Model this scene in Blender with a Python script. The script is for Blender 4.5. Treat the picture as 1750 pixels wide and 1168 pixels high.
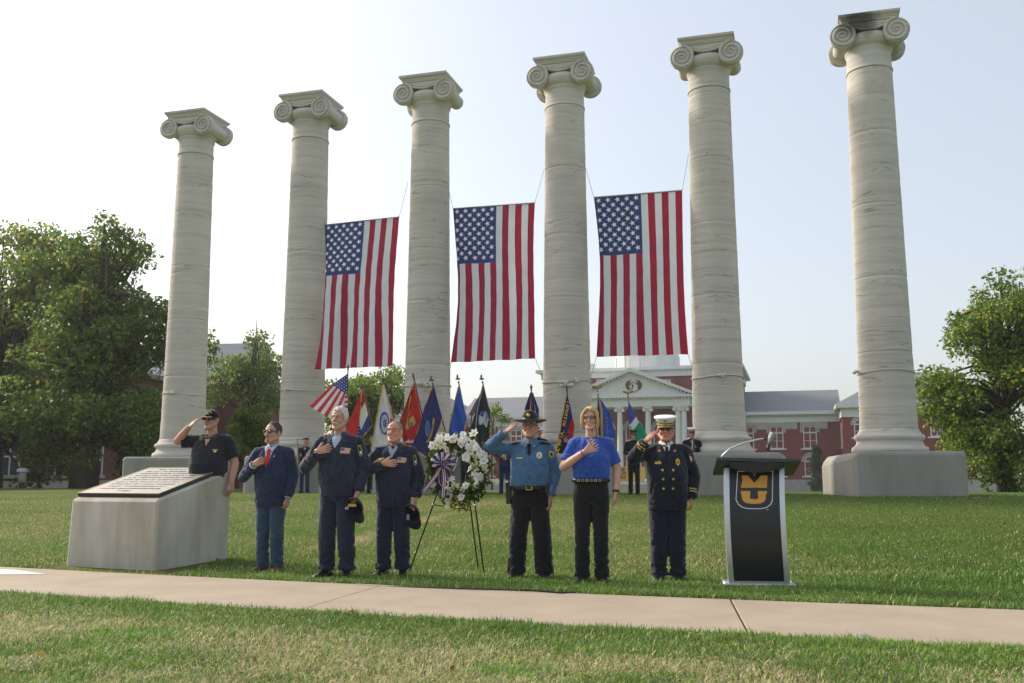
import bpy, bmesh, math, random
import numpy as np
from mathutils import Vector, Matrix, Euler, noise as mnoise

for o in list(bpy.data.objects): bpy.data.objects.remove(o)
scn = bpy.context.scene
C = scn.collection
R = math.radians
random.seed(7); RNG = np.random.default_rng(7)

# ---------------------------------------------------------------- camera, sky, sun, exposure
FPX, CAMZ = 1640.0, 1.10                     # focal length in photo pixels (1750 wide), camera height
PITCH = math.atan(230.0 / FPX)
cam = bpy.data.cameras.new('camera'); cam.sensor_width = 36.0; cam.lens = 36.0 * FPX / 1750.0
cam.clip_start = 0.1; cam.clip_end = 4000
camo = bpy.data.objects.new('camera', cam); C.objects.link(camo)
camo.location = (0, 0, CAMZ); camo.rotation_euler = (math.pi / 2 + PITCH, 0, 0)
scn.camera = camo

SUN_AZ, SUN_EL = R(-58), R(34)               # azimuth from +Y towards +X
world = bpy.data.worlds.new('World'); scn.world = world; world.use_nodes = True
wt = world.node_tree; wt.nodes.clear()
sky = wt.nodes.new('ShaderNodeTexSky'); sky.sky_type = 'NISHITA'; sky.sun_disc = False
sky.sun_elevation = SUN_EL; sky.sun_rotation = SUN_AZ
sky.altitude = 0; sky.air_density = 0.9; sky.dust_density = 4.0; sky.ozone_density = 1.0
bg = wt.nodes.new('ShaderNodeBackground'); bg.inputs['Strength'].default_value = 0.15
wo = wt.nodes.new('ShaderNodeOutputWorld')
veil = wt.nodes.new('ShaderNodeMix'); veil.data_type = 'RGBA'; veil.inputs['Factor'].default_value = 0.50     # thin even veil of summer haze over the blue
veil.inputs[7].default_value = (3.15, 3.2, 3.1, 1)
wt.links.new(sky.outputs[0], veil.inputs[6]); wt.links.new(veil.outputs[2], bg.inputs[0]); wt.links.new(bg.outputs[0], wo.inputs[0])

sl = bpy.data.lights.new('sun', 'SUN'); sl.energy = 2.45; sl.angle = R(7.0); sl.color = (1.0, 0.89, 0.74)
so = bpy.data.objects.new('sun', sl); C.objects.link(so)
sd = Vector((math.sin(SUN_AZ) * math.cos(SUN_EL), math.cos(SUN_AZ) * math.cos(SUN_EL), math.sin(SUN_EL)))
so.rotation_euler = sd.to_track_quat('Z', 'Y').to_euler(); so.location = (-20, 10, 30)

scn.view_settings.view_transform = 'Standard'; scn.view_settings.look = 'None'
scn.view_settings.exposure = 0.85; scn.view_settings.gamma = 1.0
scn.render.resolution_x = 1024; scn.render.resolution_y = 683
scn.cycles.max_bounces = 6; scn.cycles.transparent_max_bounces = 6

# ---------------------------------------------------------------- helpers
def ray(px, py):
    X = (px - 875.0) / FPX; Y = -(py - 584.0) / FPX
    c, s = math.cos(PITCH), math.sin(PITCH)
    return Vector((X, c - s * Y, s + c * Y))
def at(px, py, y):
    """point seen at photo pixel (px, py) at distance y"""
    d = ray(px, py); return Vector((0, 0, CAMZ)) + d * (y / d.y)
def on_z(px, py, z=0.0):
    d = ray(px, py); return Vector((0, 0, CAMZ)) + d * ((z - CAMZ) / d.z)

class MB:
    def __init__(s): s.v = []; s.f = []
    def add(s, vs, fs):
        o = len(s.v); s.v += [tuple(v) for v in vs]; s.f += [tuple(i + o for i in f) for f in fs]; return s
    def box(s, x0, x1, y0, y1, z0, z1):
        return s.add([(x0,y0,z0),(x1,y0,z0),(x1,y1,z0),(x0,y1,z0),(x0,y0,z1),(x1,y0,z1),(x1,y1,z1),(x0,y1,z1)],
                     [(0,3,2,1),(4,5,6,7),(0,1,5,4),(1,2,6,5),(2,3,7,6),(3,0,4,7)])
    def loft(s, rings, cap=True, closed=True):
        n = len(rings[0]); o = len(s.v)
        for r in rings: s.v += [tuple(p) for p in r]
        m = n if closed else n - 1
        for i in range(len(rings) - 1):
            for j in range(m):
                a, b = o + i*n + j, o + i*n + (j+1) % n
                s.f.append((a, b, b + n, a + n))
        if cap and closed:
            s.f.append(tuple(o + j for j in reversed(range(n))))
            s.f.append(tuple(o + (len(rings)-1)*n + j for j in range(n)))
        return s
    def lathe(s, prof, n=32, c=(0, 0), cap=True):
        return s.loft([[(c[0] + r*math.cos(2*math.pi*j/n), c[1] + r*math.sin(2*math.pi*j/n), z) for j in range(n)] for r, z in prof], cap)
    def tube(s, pts, rad, n=8, cap=True):
        pts = [Vector(p) for p in pts]; rings = []
        if not hasattr(rad, '__len__'): rad = [rad] * len(pts)
        up = None
        for i, p in enumerate(pts):
            t = (pts[min(i+1, len(pts)-1)] - pts[max(i-1, 0)])
            if t.length < 1e-9: t = Vector((0, 0, 1))
            t.normalize()
            if up is None: up = Vector((0, 0, 1)) if abs(t.z) < .9 else Vector((1, 0, 0))
            a = t.cross(up)
            if a.length < 1e-6: a = t.orthogonal()
            a.normalize(); b = a.cross(t); up = b
            rings.append([p + a*rad[i]*math.cos(2*math.pi*j/n) + b*rad[i]*math.sin(2*math.pi*j/n) for j in range(n)])
        return s.loft(rings, cap)
    def ell(s, c, r, nu=14, nv=10, rot=None):
        M = rot.to_matrix() if rot is not None else None
        vs = []; fs = []
        for i in range(1, nv):
            th = math.pi * i / nv
            for j in range(nu):
                ph = 2*math.pi*j/nu
                vs.append(Vector((r[0]*math.sin(th)*math.cos(ph), r[1]*math.sin(th)*math.sin(ph), r[2]*math.cos(th))))
        vs.append(Vector((0, 0, r[2]))); vs.append(Vector((0, 0, -r[2])))
        for i in range(nv - 2):
            for j in range(nu):
                k = (j+1) % nu; fs.append((i*nu+j, (i+1)*nu+j, (i+1)*nu+k, i*nu+k))
        t, b = len(vs)-2, len(vs)-1
        for j in range(nu):
            k = (j+1) % nu; fs.append((t, j, k)); fs.append((b, (nv-2)*nu+k, (nv-2)*nu+j))
        c = Vector(c)
        return s.add([c + (M @ v if M else v) for v in vs], fs)
    def cap(s, p0, r0, p1, r1, n=12):
        """tapered capsule"""
        p0, p1 = Vector(p0), Vector(p1); t = (p1 - p0).normalized()
        pts = []; rr = []
        for a in (-90, -60, -30, 0): pts.append(p0 + t*r0*math.sin(R(a))); rr.append(max(r0*math.cos(R(a)), 1e-4))
        for a in (0, 30, 60, 90): pts.append(p1 + t*r1*math.sin(R(a))); rr.append(max(r1*math.cos(R(a)), 1e-4))
        a = t.orthogonal().normalized(); b = t.cross(a)
        return s.loft([[p + a*q*math.cos(2*math.pi*j/n) + b*q*math.sin(2*math.pi*j/n) for j in range(n)] for p, q in zip(pts, rr)])
    def prism(s, poly, y0, y1):
        """polygon in (x,z), extruded along y"""
        n = len(poly); vs = [(x, y0, z) for x, z in poly] + [(x, y1, z) for x, z in poly]
        fs = [tuple(range(n)), tuple(reversed(range(n, 2*n)))] + [(j, j+n, (j+1) % n + n, (j+1) % n) for j in range(n)]
        return s.add(vs, fs)
    def xform(s, M):
        s.v = [tuple(M @ Vector(v)) for v in s.v]; return s
    def mesh(s, name):
        me = bpy.data.meshes.new(name); me.from_pydata(s.v, [], s.f); return me
    def build(s, name, mat, parent=None, smooth=False, bevel=0, fix=True):
        me = s.mesh(name)
        if fix:
            b = bmesh.new(); b.from_mesh(me); bmesh.ops.recalc_face_normals(b, faces=b.faces[:]); b.to_mesh(me); b.free()
        return link(name, me, mat, parent, smooth, bevel)

def link(name, me, mat, parent=None, smooth=False, bevel=0):
    o = bpy.data.objects.new(name, me); C.objects.link(o)
    if mat is not None and not len(me.materials): me.materials.append(mat)
    if smooth: me.polygons.foreach_set('use_smooth', [True] * len(me.polygons))
    if parent is not None: o.parent = parent
    if bevel:
        m = o.modifiers.new('bevel', 'BEVEL'); m.width = bevel; m.segments = 2; m.limit_method = 'ANGLE'; m.angle_limit = R(35)
        m.use_clamp_overlap = True
    return o
def share(name, o, parent, M=None):
    """another piece with the same mesh data"""
    c = bpy.data.objects.new(name, o.data); C.objects.link(c); c.parent = parent
    if M is not None: c.matrix_local = M
    return c
def tag(o, label=None, cat=None, group=None, kind=None):
    if label: o['label'] = label
    if cat: o['category'] = cat
    if group: o['group'] = group
    if kind: o['kind'] = kind
    return o
def thing(name, label, cat, loc=(0, 0, 0), rz=0.0, group=None):
    e = bpy.data.objects.new(name, None); C.objects.link(e); e.location = loc; e.rotation_euler = (0, 0, rz)
    e.empty_display_size = .2
    return tag(e, label, cat, group)
def npmesh(name, V, F, mat, parent=None, cols=None, smooth=False):
    """numpy verts (n,3), faces (m,k); cols per vertex rgb"""
    me = bpy.data.meshes.new(name); n, (m, k) = len(V), F.shape
    me.vertices.add(n); me.vertices.foreach_set('co', V.astype(np.float32).ravel())
    me.loops.add(m*k); me.loops.foreach_set('vertex_index', F.astype(np.int32).ravel())
    me.polygons.add(m); me.polygons.foreach_set('loop_start', np.arange(0, m*k, k, dtype=np.int32))
    me.polygons.foreach_set('loop_total', np.full(m, k, dtype=np.int32))
    me.update(calc_edges=True)
    if cols is not None:
        a = me.color_attributes.new('Col', 'FLOAT_COLOR', 'POINT')
        a.data.foreach_set('color', np.c_[cols, np.ones(n)].astype(np.float32).ravel())
    return link(name, me, mat, parent, smooth)

# ---------------------------------------------------------------- materials
def srgb(r, g, b):
    f = lambda c: ((c/255.0 + .055) / 1.055) ** 2.4 if c > 10 else c / 255.0 / 12.92
    return (f(r), f(g), f(b))
MATS = {}
def mat(name, col, rough=.7, var=.15, scale=8.0, bump=0.0, bscale=None, col2=None, metal=0.0, detail=5.0, stretch=(1, 1, 1), sheen=0.0, trans=0.0, spec=.5, attr=False):
    if name in MATS: return MATS[name]
    m = bpy.data.materials.new(name); m.use_nodes = True; nt = m.node_tree; N = nt.nodes; L = nt.links
    p = N['Principled BSDF']; p.inputs['Roughness'].default_value = rough; p.inputs['Metallic'].default_value = metal
    p.inputs['Specular IOR Level'].default_value = spec
    if sheen: p.inputs['Sheen Weight'].default_value = sheen
    tc = N.new('ShaderNodeTexCoord'); mp = N.new('ShaderNodeMapping'); mp.inputs['Scale'].default_value = stretch
    L.new(tc.outputs['Object'], mp.inputs[0])
    nz = N.new('ShaderNodeTexNoise'); nz.inputs['Scale'].default_value = scale; nz.inputs['Detail'].default_value = detail
    nz.inputs['Roughness'].default_value = .6; L.new(mp.outputs[0], nz.inputs['Vector'])
    rp = N.new('ShaderNodeValToRGB'); rp.color_ramp.elements[0].position = .3; rp.color_ramp.elements[1].position = .7
    c2 = col2 or tuple(min(1, c * (1 + var)) for c in col); c1 = tuple(c * (1 - var) for c in col) if not col2 else col
    rp.color_ramp.elements[0].color = (*c1, 1); rp.color_ramp.elements[1].color = (*c2, 1)
    L.new(nz.outputs[0], rp.inputs[0]); src = rp.outputs[0]
    if attr:
        at_ = N.new('ShaderNodeAttribute'); at_.attribute_name = 'Col'; src = at_.outputs['Color']
    L.new(src, p.inputs['Base Color'])
    if bump:
        n2 = N.new('ShaderNodeTexNoise'); n2.inputs['Scale'].default_value = bscale or scale * 4; n2.inputs['Detail'].default_value = 6
        L.new(mp.outputs[0], n2.inputs['Vector'])
        b = N.new('ShaderNodeBump'); b.inputs['Strength'].default_value = min(1, bump * 1.0); b.inputs['Distance'].default_value = .02
        L.new(n2.outputs[0], b.inputs['Height']); L.new(b.outputs[0], p.inputs['Normal'])
    if trans:
        t = N.new('ShaderNodeBsdfTranslucent'); L.new(src, t.inputs[0])
        mx = N.new('ShaderNodeMixShader'); mx.inputs[0].default_value = trans
        L.new(p.outputs[0], mx.inputs[1]); L.new(t.outputs[0], mx.inputs[2]); L.new(mx.outputs[0], N['Material Output'].inputs[0])
    MATS[name] = m; return m
# ---------------------------------------------------------------- the lie of the land
COLS = [(-11.089, 32.432), (-6.746, 30.879), (-2.596, 29.399), (1.612, 28.049), (5.753, 26.737), (9.924, 25.358)]
ROW = -0.285                                   # direction of the colonnade and of the hall behind it
RD = Vector((math.cos(ROW), math.sin(ROW), 0)); RN = Vector((-RD.y, RD.x, 0))
Z_PED, Z_TOP, Z_ROPE = 1.715, 13.615, 3.81
def vnoise(x, y, s=0):
    x = np.asarray(x, float); y = np.asarray(y, float)
    xi, yi = np.floor(x).astype(np.int64), np.floor(y).astype(np.int64); fx, fy = x - xi, y - yi
    h = lambda a, b: (np.sin(a*127.1 + b*311.7 + s*74.7) * 43758.5453) % 1.0
    fx = fx*fx*(3 - 2*fx); fy = fy*fy*(3 - 2*fy)
    return (h(xi, yi)*(1-fx) + h(xi+1, yi)*fx)*(1-fy) + (h(xi, yi+1)*(1-fx) + h(xi+1, yi+1)*fx)*fy
def fbm(x, y, s=0): return (vnoise(x, y, s) + .5*vnoise(x*2.1, y*2.1, s+1) + .25*vnoise(x*4.3, y*4.3, s+2)) / 1.75
RL = math.tan(-0.325)
def ground_z(x, y):
    x = np.asarray(x, float); y = np.asarray(y, float)
    yr = 28.6 + RL * np.clip(x + .5, -16, 16)          # the line of the colonnade
    crest = yr - 2.6
    u = np.clip((y - 11.6) / (crest - 11.6), 0, 1)
    z = .60 * (.75*u + .25*u*u*(3 - 2*u))
    w = np.clip((y - yr - 3.5) / 90.0, 0, 1)
    z = z - 3.4 * w*w*(3 - 2*w)
    return z + .012 * (fbm(x*.9, y*.9, 3) - .5) * np.clip((y - 11.8) / 2, 0, 1) * (y < 60)

# path edges read off the photograph on the flat
FAR = [on_z(*p) for p in ((0, 970), (300, 984), (600, 1001), (875, 1012), (1245, 1024), (1500, 1035), (1750, 1045))]
NEAR = [on_z(*p) for p in ((0, 1013), (300, 1033), (600, 1052), (875, 1066), (1280, 1086), (1500, 1098), (1750, 1111))]
pf = np.polyfit([p.x for p in FAR], [p.y for p in FAR], 2); pn = np.polyfit([p.x for p in NEAR], [p.y for p in NEAR], 2)
def far_y(x): return np.where(np.abs(x) < 8, np.polyval(pf, np.clip(x, -8, 8)), np.polyval(pf, np.clip(x, -8, 8)) + np.polyval(np.polyder(pf), np.clip(x, -8, 8)) * (x - np.clip(x, -8, 8)))
def near_y(x): return np.where(np.abs(x) < 8, np.polyval(pn, np.clip(x, -8, 8)), np.polyval(pn, np.clip(x, -8, 8)) + np.polyval(np.polyder(pn), np.clip(x, -8, 8)) * (x - np.clip(x, -8, 8)))

def dirt_mask(x, y):
    """worn trail running up the lawn between the men and the wreath"""
    a = on_z(610, 925, .10); b = at(860, 858, 24.0)
    t = np.clip(((x - a.x)*(b.x - a.x) + (y - a.y)*(b.y - a.y)) / ((b.x - a.x)**2 + (b.y - a.y)**2), -.15, 1)
    d = np.hypot(x - (a.x + t*(b.x - a.x)), y - (a.y + t*(b.y - a.y)))
    w = .50 - .28 * np.clip(t, 0, 1) + .5 * (fbm(x*1.7, y*1.7, 9) - .5)
    return .75 * np.clip((w - .12 - d) / .4, 0, 1) * (.55 + .9*(fbm(x*5, y*5, 77) - .25))
def dry_mask(x, y):
    n = fbm(x*.45, y*.8, 21)
    d = np.clip((n - .30) / .40, 0, 1)
    fg = np.clip((near_y(x) - .55 - y) / .8, 0, 1)           # parched strip this side of the path
    d = np.maximum((.10 + .9*d) * (.16 + .26*(y > 11)), fg * (.16 + .60*np.clip((fbm(x*1.5, y*1.9, 5) - .36) / .24, 0, 1)))
    right = np.clip((x - 2.6) / 2.5, 0, 1)
    return np.clip(d * (1 - .72*right) + .75 * dirt_mask(x, y), 0, 1)

def lawn_mat():
    m = bpy.data.materials.new('lawn'); m.use_nodes = True; N = m.node_tree.nodes; L = m.node_tree.links
    p = N['Principled BSDF']; p.inputs['Roughness'].default_value = .95; p.inputs['Specular IOR Level'].default_value = .1
    a = N.new('ShaderNodeAttribute'); a.attribute_name = 'Col'
    g = N.new('ShaderNodeNewGeometry')
    nz = N.new('ShaderNodeTexNoise'); nz.inputs['Scale'].default_value = 30; nz.inputs['Detail'].default_value = 8; nz.inputs['Roughness'].default_value = .75
    L.new(g.outputs['Position'], nz.inputs['Vector'])
    hs = N.new('ShaderNodeMix'); hs.data_type = 'RGBA'; hs.blend_type = 'MULTIPLY'; hs.inputs['Factor'].default_value = 1.0
    rp = N.new('ShaderNodeValToRGB'); rp.color_ramp.elements[0].position = .3; rp.color_ramp.elements[0].color = (.42, .42, .42, 1)
    rp.color_ramp.elements[1].position = .72; rp.color_ramp.elements[1].color = (1.5, 1.5, 1.4, 1)
    L.new(nz.outputs[0], rp.inputs[0]); L.new(a.outputs['Color'], hs.inputs[6]); L.new(rp.outputs[0], hs.inputs[7])
    L.new(hs.outputs[2], p.inputs['Base Color'])
    b = N.new('ShaderNodeBump'); b.inputs['Strength'].default_value = .9; b.inputs['Distance'].default_value = .03
    L.new(nz.outputs[0], b.inputs['Height']); L.new(b.outputs[0], p.inputs['Normal'])
    return m
xs = np.unique(np.concatenate([np.linspace(-1200, -60, 12), np.linspace(-60, -14, 40), np.linspace(-14, 14, 190), np.linspace(14, 60, 40), np.linspace(60, 1200, 12)]))
ys = np.unique(np.concatenate([np.linspace(-300, 0, 6), np.linspace(0, 4, 8), np.linspace(4, 36, 220), np.linspace(36, 130, 50), np.linspace(130, 2500, 16)]))
GX, GY = np.meshgrid(xs, ys); GZ = ground_z(GX, GY)
inpath = (GY < far_y(GX) - .06) & (GY > near_y(GX) + .06)
GZ = GZ - .05 * inpath
V = np.c_[GX.ravel(), GY.ravel(), GZ.ravel()]
nx, ny = len(xs), len(ys); I = np.arange(nx*ny).reshape(ny, nx)
F = np.c_[I[:-1, :-1].ravel(), I[:-1, 1:].ravel(), I[1:, 1:].ravel(), I[1:, :-1].ravel()]
GREEN = np.array([.125, .205, .030]); STRAW = np.array([.36, .31, .135]); SOIL = np.array([.34, .275, .17])
dm = dry_mask(V[:, 0], V[:, 1])[:, None]; tm = dirt_mask(V[:, 0], V[:, 1])[:, None]
sm = np.clip((fbm(V[:, 0]*2.2, V[:, 1]*2.2, 40) - .56) / .1, 0, 1)[:, None] * (V[:, 1] < 8.5)[:, None] * .8
gc = GREEN*.62*(1-dm) + STRAW*.62*dm
gc = gc*(1-np.maximum(tm, sm)) + SOIL*np.maximum(tm, sm)
tag(npmesh('ground', V, F, lawn_mat(), cols=gc, smooth=True), kind='structure')

# ---------------------------------------------------------------- concrete path: three poured slabs
conc = mat('path_concrete', (.30, .243, .178), .85, 0, 1.7, col2=(.365, .305, .232), detail=10, bump=.3, bscale=60)
path = tag(bpy.data.objects.new('path', None), kind='structure'); C.objects.link(path)
def slab(x0, x1, sk0, sk1):
    # sk: x shift of the end joint from the near edge to the far edge
    n = 40; top = []
    far, near = [], []
    for i in range(n + 1):
        t = i / n; xn = x0 + (x1 - x0)*t; xf = (x0 + sk0) + (x1 + sk1 - x0 - sk0)*t
        far.append((xf, float(far_y(np.array(xf))))); near.append((xn, float(near_y(np.array(xn)))))
    b = MB(); rings = []
    for (a, c) in zip(near, far):
        rings.append([(a[0], a[1], -.08), (a[0], a[1], .008), (c[0], c[1], .008), (c[0], c[1], -.08)])
    b.loft(rings); return b.build('slab', conc, path, bevel=.006)
jn, jf = on_z(1279, 1086), on_z(1245, 1024); kn, kf = on_z(505, 1047), on_z(650, 1004)
slab(-30, kn.x - .003, 0, kf.x - kn.x); slab(kn.x + .003, jn.x - .008, kf.x - kn.x, jf.x - jn.x); slab(jn.x + .008, 26, jf.x - jn.x, 0)
wp = MB(); q = [on_z(*p, .0125) for p in ((-40, 972), (24, 974), (80, 981.5), (-30, 982))]
wp.add(q, [(0, 1, 2, 3)]).build('painted_marking', mat('white_paint', (.7, .7, .68), .7, .06, 12), path)
c0 = on_z(1473, 1086.5, .008)
cp = MB().lathe([(.045, 0), (.045, .004), (.03, .012), (.02, .013)], 20).build('survey_disc', mat('dull_metal', (.45, .45, .44), .4, .1, 30, metal=.8), smooth=False)
cp.location = c0; tag(cp, 'small round metal disc set in the concrete path', 'disc')

# ---------------------------------------------------------------- stone
def stone_mat(name, col, stain=None, cracks=True):
    m = bpy.data.materials.new(name); m.use_nodes = True; N = m.node_tree.nodes; L = m.node_tree.links
    p = N['Principled BSDF']; p.inputs['Roughness'].default_value = .9; p.inputs['Specular IOR Level'].default_value = .2
    g = N.new('ShaderNodeNewGeometry')
    def nz(scale, st, det=5, ro=.6):
        mp = N.new('ShaderNodeMapping'); mp.inputs['Scale'].default_value = st; L.new(g.outputs['Position'], mp.inputs[0])
        n = N.new('ShaderNodeTexNoise'); n.inputs['Scale'].default_value = scale; n.inputs['Detail'].default_value = det; n.inputs['Roughness'].default_value = ro
        L.new(mp.outputs[0], n.inputs['Vector']); return n.outputs[0]
    def ramp(src, stops):
        r = N.new('ShaderNodeValToRGB'); e = r.color_ramp.elements
        while len(e) < len(stops): e.new(.5)
        for k, (pos, c) in enumerate(stops): e[k].position = pos; e[k].color = (c, c, c, 1) if not hasattr(c, '__len__') else (*c, 1)
        L.new(src, r.inputs[0]); return r.outputs[0]
    def mul(a, b, f=1.0):
        x = N.new('ShaderNodeMix'); x.data_type = 'RGBA'; x.blend_type = 'MULTIPLY'; x.inputs['Factor'].default_value = f
        L.new(a, x.inputs[6]); L.new(b, x.inputs[7]); return x.outputs[2]
    bed = nz(1.0, (.22, .22, 10.0), 5, .6)
    col_a = ramp(bed, [(.3, tuple(c*.86 for c in col)), (.5, col), (.72, tuple(min(1, c*1.09) for c in col))])
    blot = ramp(nz(.7, (1, 1, 1), 4), [(.3, .90), (.7, 1.06)])
    out = mul(col_a, blot)
    hgt = nz(3.0, (.6, .6, 7.0), 6, .7)
    if cracks:
        mt = N.new('ShaderNodeMath'); mt.operation = 'SUBTRACT'; L.new(nz(.6, (.45, .45, 5.5), 3, .45), mt.inputs[0]); mt.inputs[1].default_value = .5
        ab = N.new('ShaderNodeMath'); ab.operation = 'ABSOLUTE'; L.new(mt.outputs[0], ab.inputs[0])
        ln = ramp(ab.outputs[0], [(.0, .5), (.002, .7), (.006, 1.0)])
        gate = ramp(nz(1.3, (1, 1, 1.5), 2), [(.42, 0.0), (.50, 1.0)])
        x = N.new('ShaderNodeMix'); x.data_type = 'RGBA'; x.blend_type = 'MULTIPLY'; L.new(gate, x.inputs['Factor']); L.new(out, x.inputs[6]); L.new(ln, x.inputs[7])
        out = x.outputs[2]
    if stain:
        vd = N.new('ShaderNodeVectorMath'); vd.operation = 'DISTANCE'; L.new(g.outputs['Position'], vd.inputs[0]); vd.inputs[1].default_value = stain
        ad = N.new('ShaderNodeMath'); ad.operation = 'MULTIPLY_ADD'; L.new(nz(3, (1.3, 1.3, .5), 5), ad.inputs[0]); ad.inputs[1].default_value = .7; L.new(vd.outputs['Value'], ad.inputs[2])
        out = mul(out, ramp(ad.outputs[0], [(.60, .22), (.85, .65), (.98, 1.0)]))
    L.new(out, p.inputs['Base Color'])
    b = N.new('ShaderNodeBump'); b.inputs['Strength'].default_value = .55; b.inputs['Distance'].default_value = .03
    L.new(hgt, b.inputs['Height']); L.new(b.outputs[0], p.inputs['Normal'])
    return m
LIME = (.55, .52, .465)
stone = stone_mat('column_limestone', LIME)
c6 = Vector((*COLS[5], 0)) - RD*.30 - RN*.75 + Vector((0, 0, Z_TOP - .15))
stone6 = stone_mat('column_limestone_stained', LIME, stain=tuple(c6))
capst = stone_mat('capital_limestone', (.56, .545, .50), cracks=False)
capst6 = stone_mat('capital_limestone_stained', (.56, .545, .50), stain=tuple(c6), cracks=False)
pedst = mat('pedestal_concrete', (.255, .245, .215), .92, 0, .8, col2=(.35, .34, .31), bump=.4, bscale=26, stretch=(1.6, 1.6, .5), detail=9)

H_SH0, H_SH1 = .60, 11.9 - 1.46                # shaft from / to, above the pedestal
def shaft_r(h):
    t = (h - H_SH0) / (H_SH1 - H_SH0); return .725 - .130 * t**.85
def drum(name, h0, h1, seed, parent, m):
    nz_, na = max(2, int((h1 - h0) / .032)), 64
    h = np.linspace(h0, h1, nz_ + 1); a = np.linspace(0, 2*np.pi, na, endpoint=False)
    A, Hh = np.meshgrid(a, h); r = shaft_r(Hh)
    px, py = np.cos(A)*1.6 + seed*3.1, np.sin(A)*1.6 + seed*1.7
    r = r + .007*(vnoise(Hh*4 + px*.35, py*.5 + seed, 1) - .5) + .006*(vnoise(Hh*13 + px*.6, py*.9, seed) - .5)
    rng = np.random.default_rng(int(seed*100) + 5)
    for k in range(int((h1 - h0) * 2.6)):
        hc = rng.uniform(h0, h1); ac = rng.uniform(0, 2*np.pi); wid = rng.uniform(.35, 1.3)
        da = np.abs((A - ac + np.pi) % (2*np.pi) - np.pi)
        line = hc + .07*np.sin(A*2 + rng.uniform(0, 6)) + .05*(vnoise(A*5, A*0 + k, seed) - .5)
        r = r - rng.uniform(.010, .030) * np.exp(-((Hh - line) / .020)**2) * np.clip(1 - da/wid, 0, 1)
    e = np.minimum(Hh - h0, h1 - Hh); r = r - .014 * np.clip(1 - e/.03, 0, 1)
    Vv = np.c_[(r*np.cos(A)).ravel(), (r*np.sin(A)).ravel(), Hh.ravel()]
    I = np.arange((nz_+1)*na).reshape(nz_+1, na); J = np.roll(I, -1, axis=1)
    Ff = np.c_[I[:-1].ravel(), J[:-1].ravel(), J[1:].ravel(), I[1:].ravel()]
    return npmesh(name, Vv, Ff, m, parent, smooth=True)

def capital_meshes():
    D = {}
    T = 11.9
    D['neck'] = MB().lathe([(.585, T-1.47), (.615, T-1.455), (.615, T-1.41), (.59, T-1.39), (.585, T-1.0), (.60, T-.93), (.625, T-.90), (.625, T-.86),
                            (.60, T-.84), (.66, T-.78), (.73, T-.68), (.74, T-.60), (.70, T-.52), (.60, T-.45)], 48)
    b = MB(); rings = []
    for hs, z in ((.70, T-.205), (.705, T-.17), (.72, T-.16), (.735, T-.12), (.775, T-.085), (.775, T-.072), (.795, T-.068), (.795, T)):
        rings.append([(-hs, -hs, z), (hs, -hs, z), (hs, hs, z), (-hs, hs, z)])
    D['abacus'] = b.loft(rings)
    # channel running between the volutes, sagging at mid-width
    b = MB(); n = 24; poly = [(-.72, T-.204), (.72, T-.204)]
    sag = lambda x: T - .33 - .13*math.cos(x/.72*math.pi/2)**2
    low = [(x, sag(x)) for x in np.linspace(.72, -.72, n)]
    D['channel'] = b.prism(poly + low, -.665, .665)
    for k in (0, 1):
        off = .02 + .07*k
        D['channel'].tube([(x, -.668, sag(x) + off) for x in np.linspace(-.66, .66, n)], .018, 6)
        D['channel'].tube([(x, .668, sag(x) + off) for x in np.linspace(-.66, .66, n)], .018, 6)
    VC = (.69, T - .548); VR = .345
    def volute(sx, sy):
        b = MB(); cx, cz = VC[0]*sx, VC[1]
        n = 36
        prof = [(.30, -.5), (VR*.97, -.50), (VR, -.53), (VR, -.66), (VR*.93, -.675), (VR*.90, -.655), (.02, -.655)]
        rings = [[(cx + r*math.cos(2*math.pi*j/n), -y*(-sy), cz + r*math.sin(2*math.pi*j/n)) for j in range(n)] for r, y in [(r, abs(y)) for r, y in prof]]
        b.loft(rings)
        pts, rad = [], []
        for k in range(78):
            t = k / 77; a = math.pi/2 + sx*(-1)*(-t*2.6*2*math.pi); rr = VR*(.90*(1-t)**1.05 + .07)
            pts.append((cx + rr*math.cos(a), sy*.672, cz + rr*math.sin(a))); rad.append(.034*(1-t) + .014)
        b.tube(pts, rad, 6)
        b.ell((cx, sy*.66, cz), (.045, .03, .045), 10, 6)
        return b
    for sx in (-1, 1):
        for sy in (-1, 1): D[('volute', sx, sy)] = volute(sx, sy)
        b = MB(); n = 32; rings = []
        for y, r in ((-.54, .32), (-.48, .28), (-.36, .22), (-.12, .19), (-.07, .21), (.07, .21), (.12, .19), (.36, .22), (.48, .22), (.54, .22)):
            rings.append([(VC[0]*sx + r*math.cos(2*math.pi*j/n), y, VC[1] + r*math.sin(2*math.pi*j/n)) for j in range(n)])
        D[('bolster', sx)] = b.loft(rings)
    return D
CAPM = {}
for k, b in capital_meshes().items():
    me = b.mesh('capital_piece'); bm = bmesh.new(); bm.from_mesh(me); bmesh.ops.recalc_face_normals(bm, faces=bm.faces[:])
    if k == 'abacus': pass
    bm.to_mesh(me); bm.free()
    if k not in ('abacus', 'channel'):
        me.polygons.foreach_set('use_smooth', [True]*len(me.polygons)); me.set_sharp_from_angle(angle=R(40))
    CAPM[k] = me
BASE = MB().lathe([(.95, 0), (.955, .07), (.93, .13), (.865, .17), (.83, .22), (.815, .28), (.83, .31), (.86, .325), (.885, .37), (.875, .42), (.84, .455),
                   (.79, .465), (.785, .52), (.75, .54), (.735, .60)], 56)
cdesc = ['tall stone Ionic column rising behind the concrete plaque block', 'tall stone Ionic column behind the man in the red tie',
         'tall stone Ionic column between the two hanging flags, behind the red and navy banners', 'tall stone Ionic column rising behind the blonde woman and the lettered banner',
         'tall stone Ionic column rising above the lectern microphone', 'tall stone Ionic column with a black stain across its capital']
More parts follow.
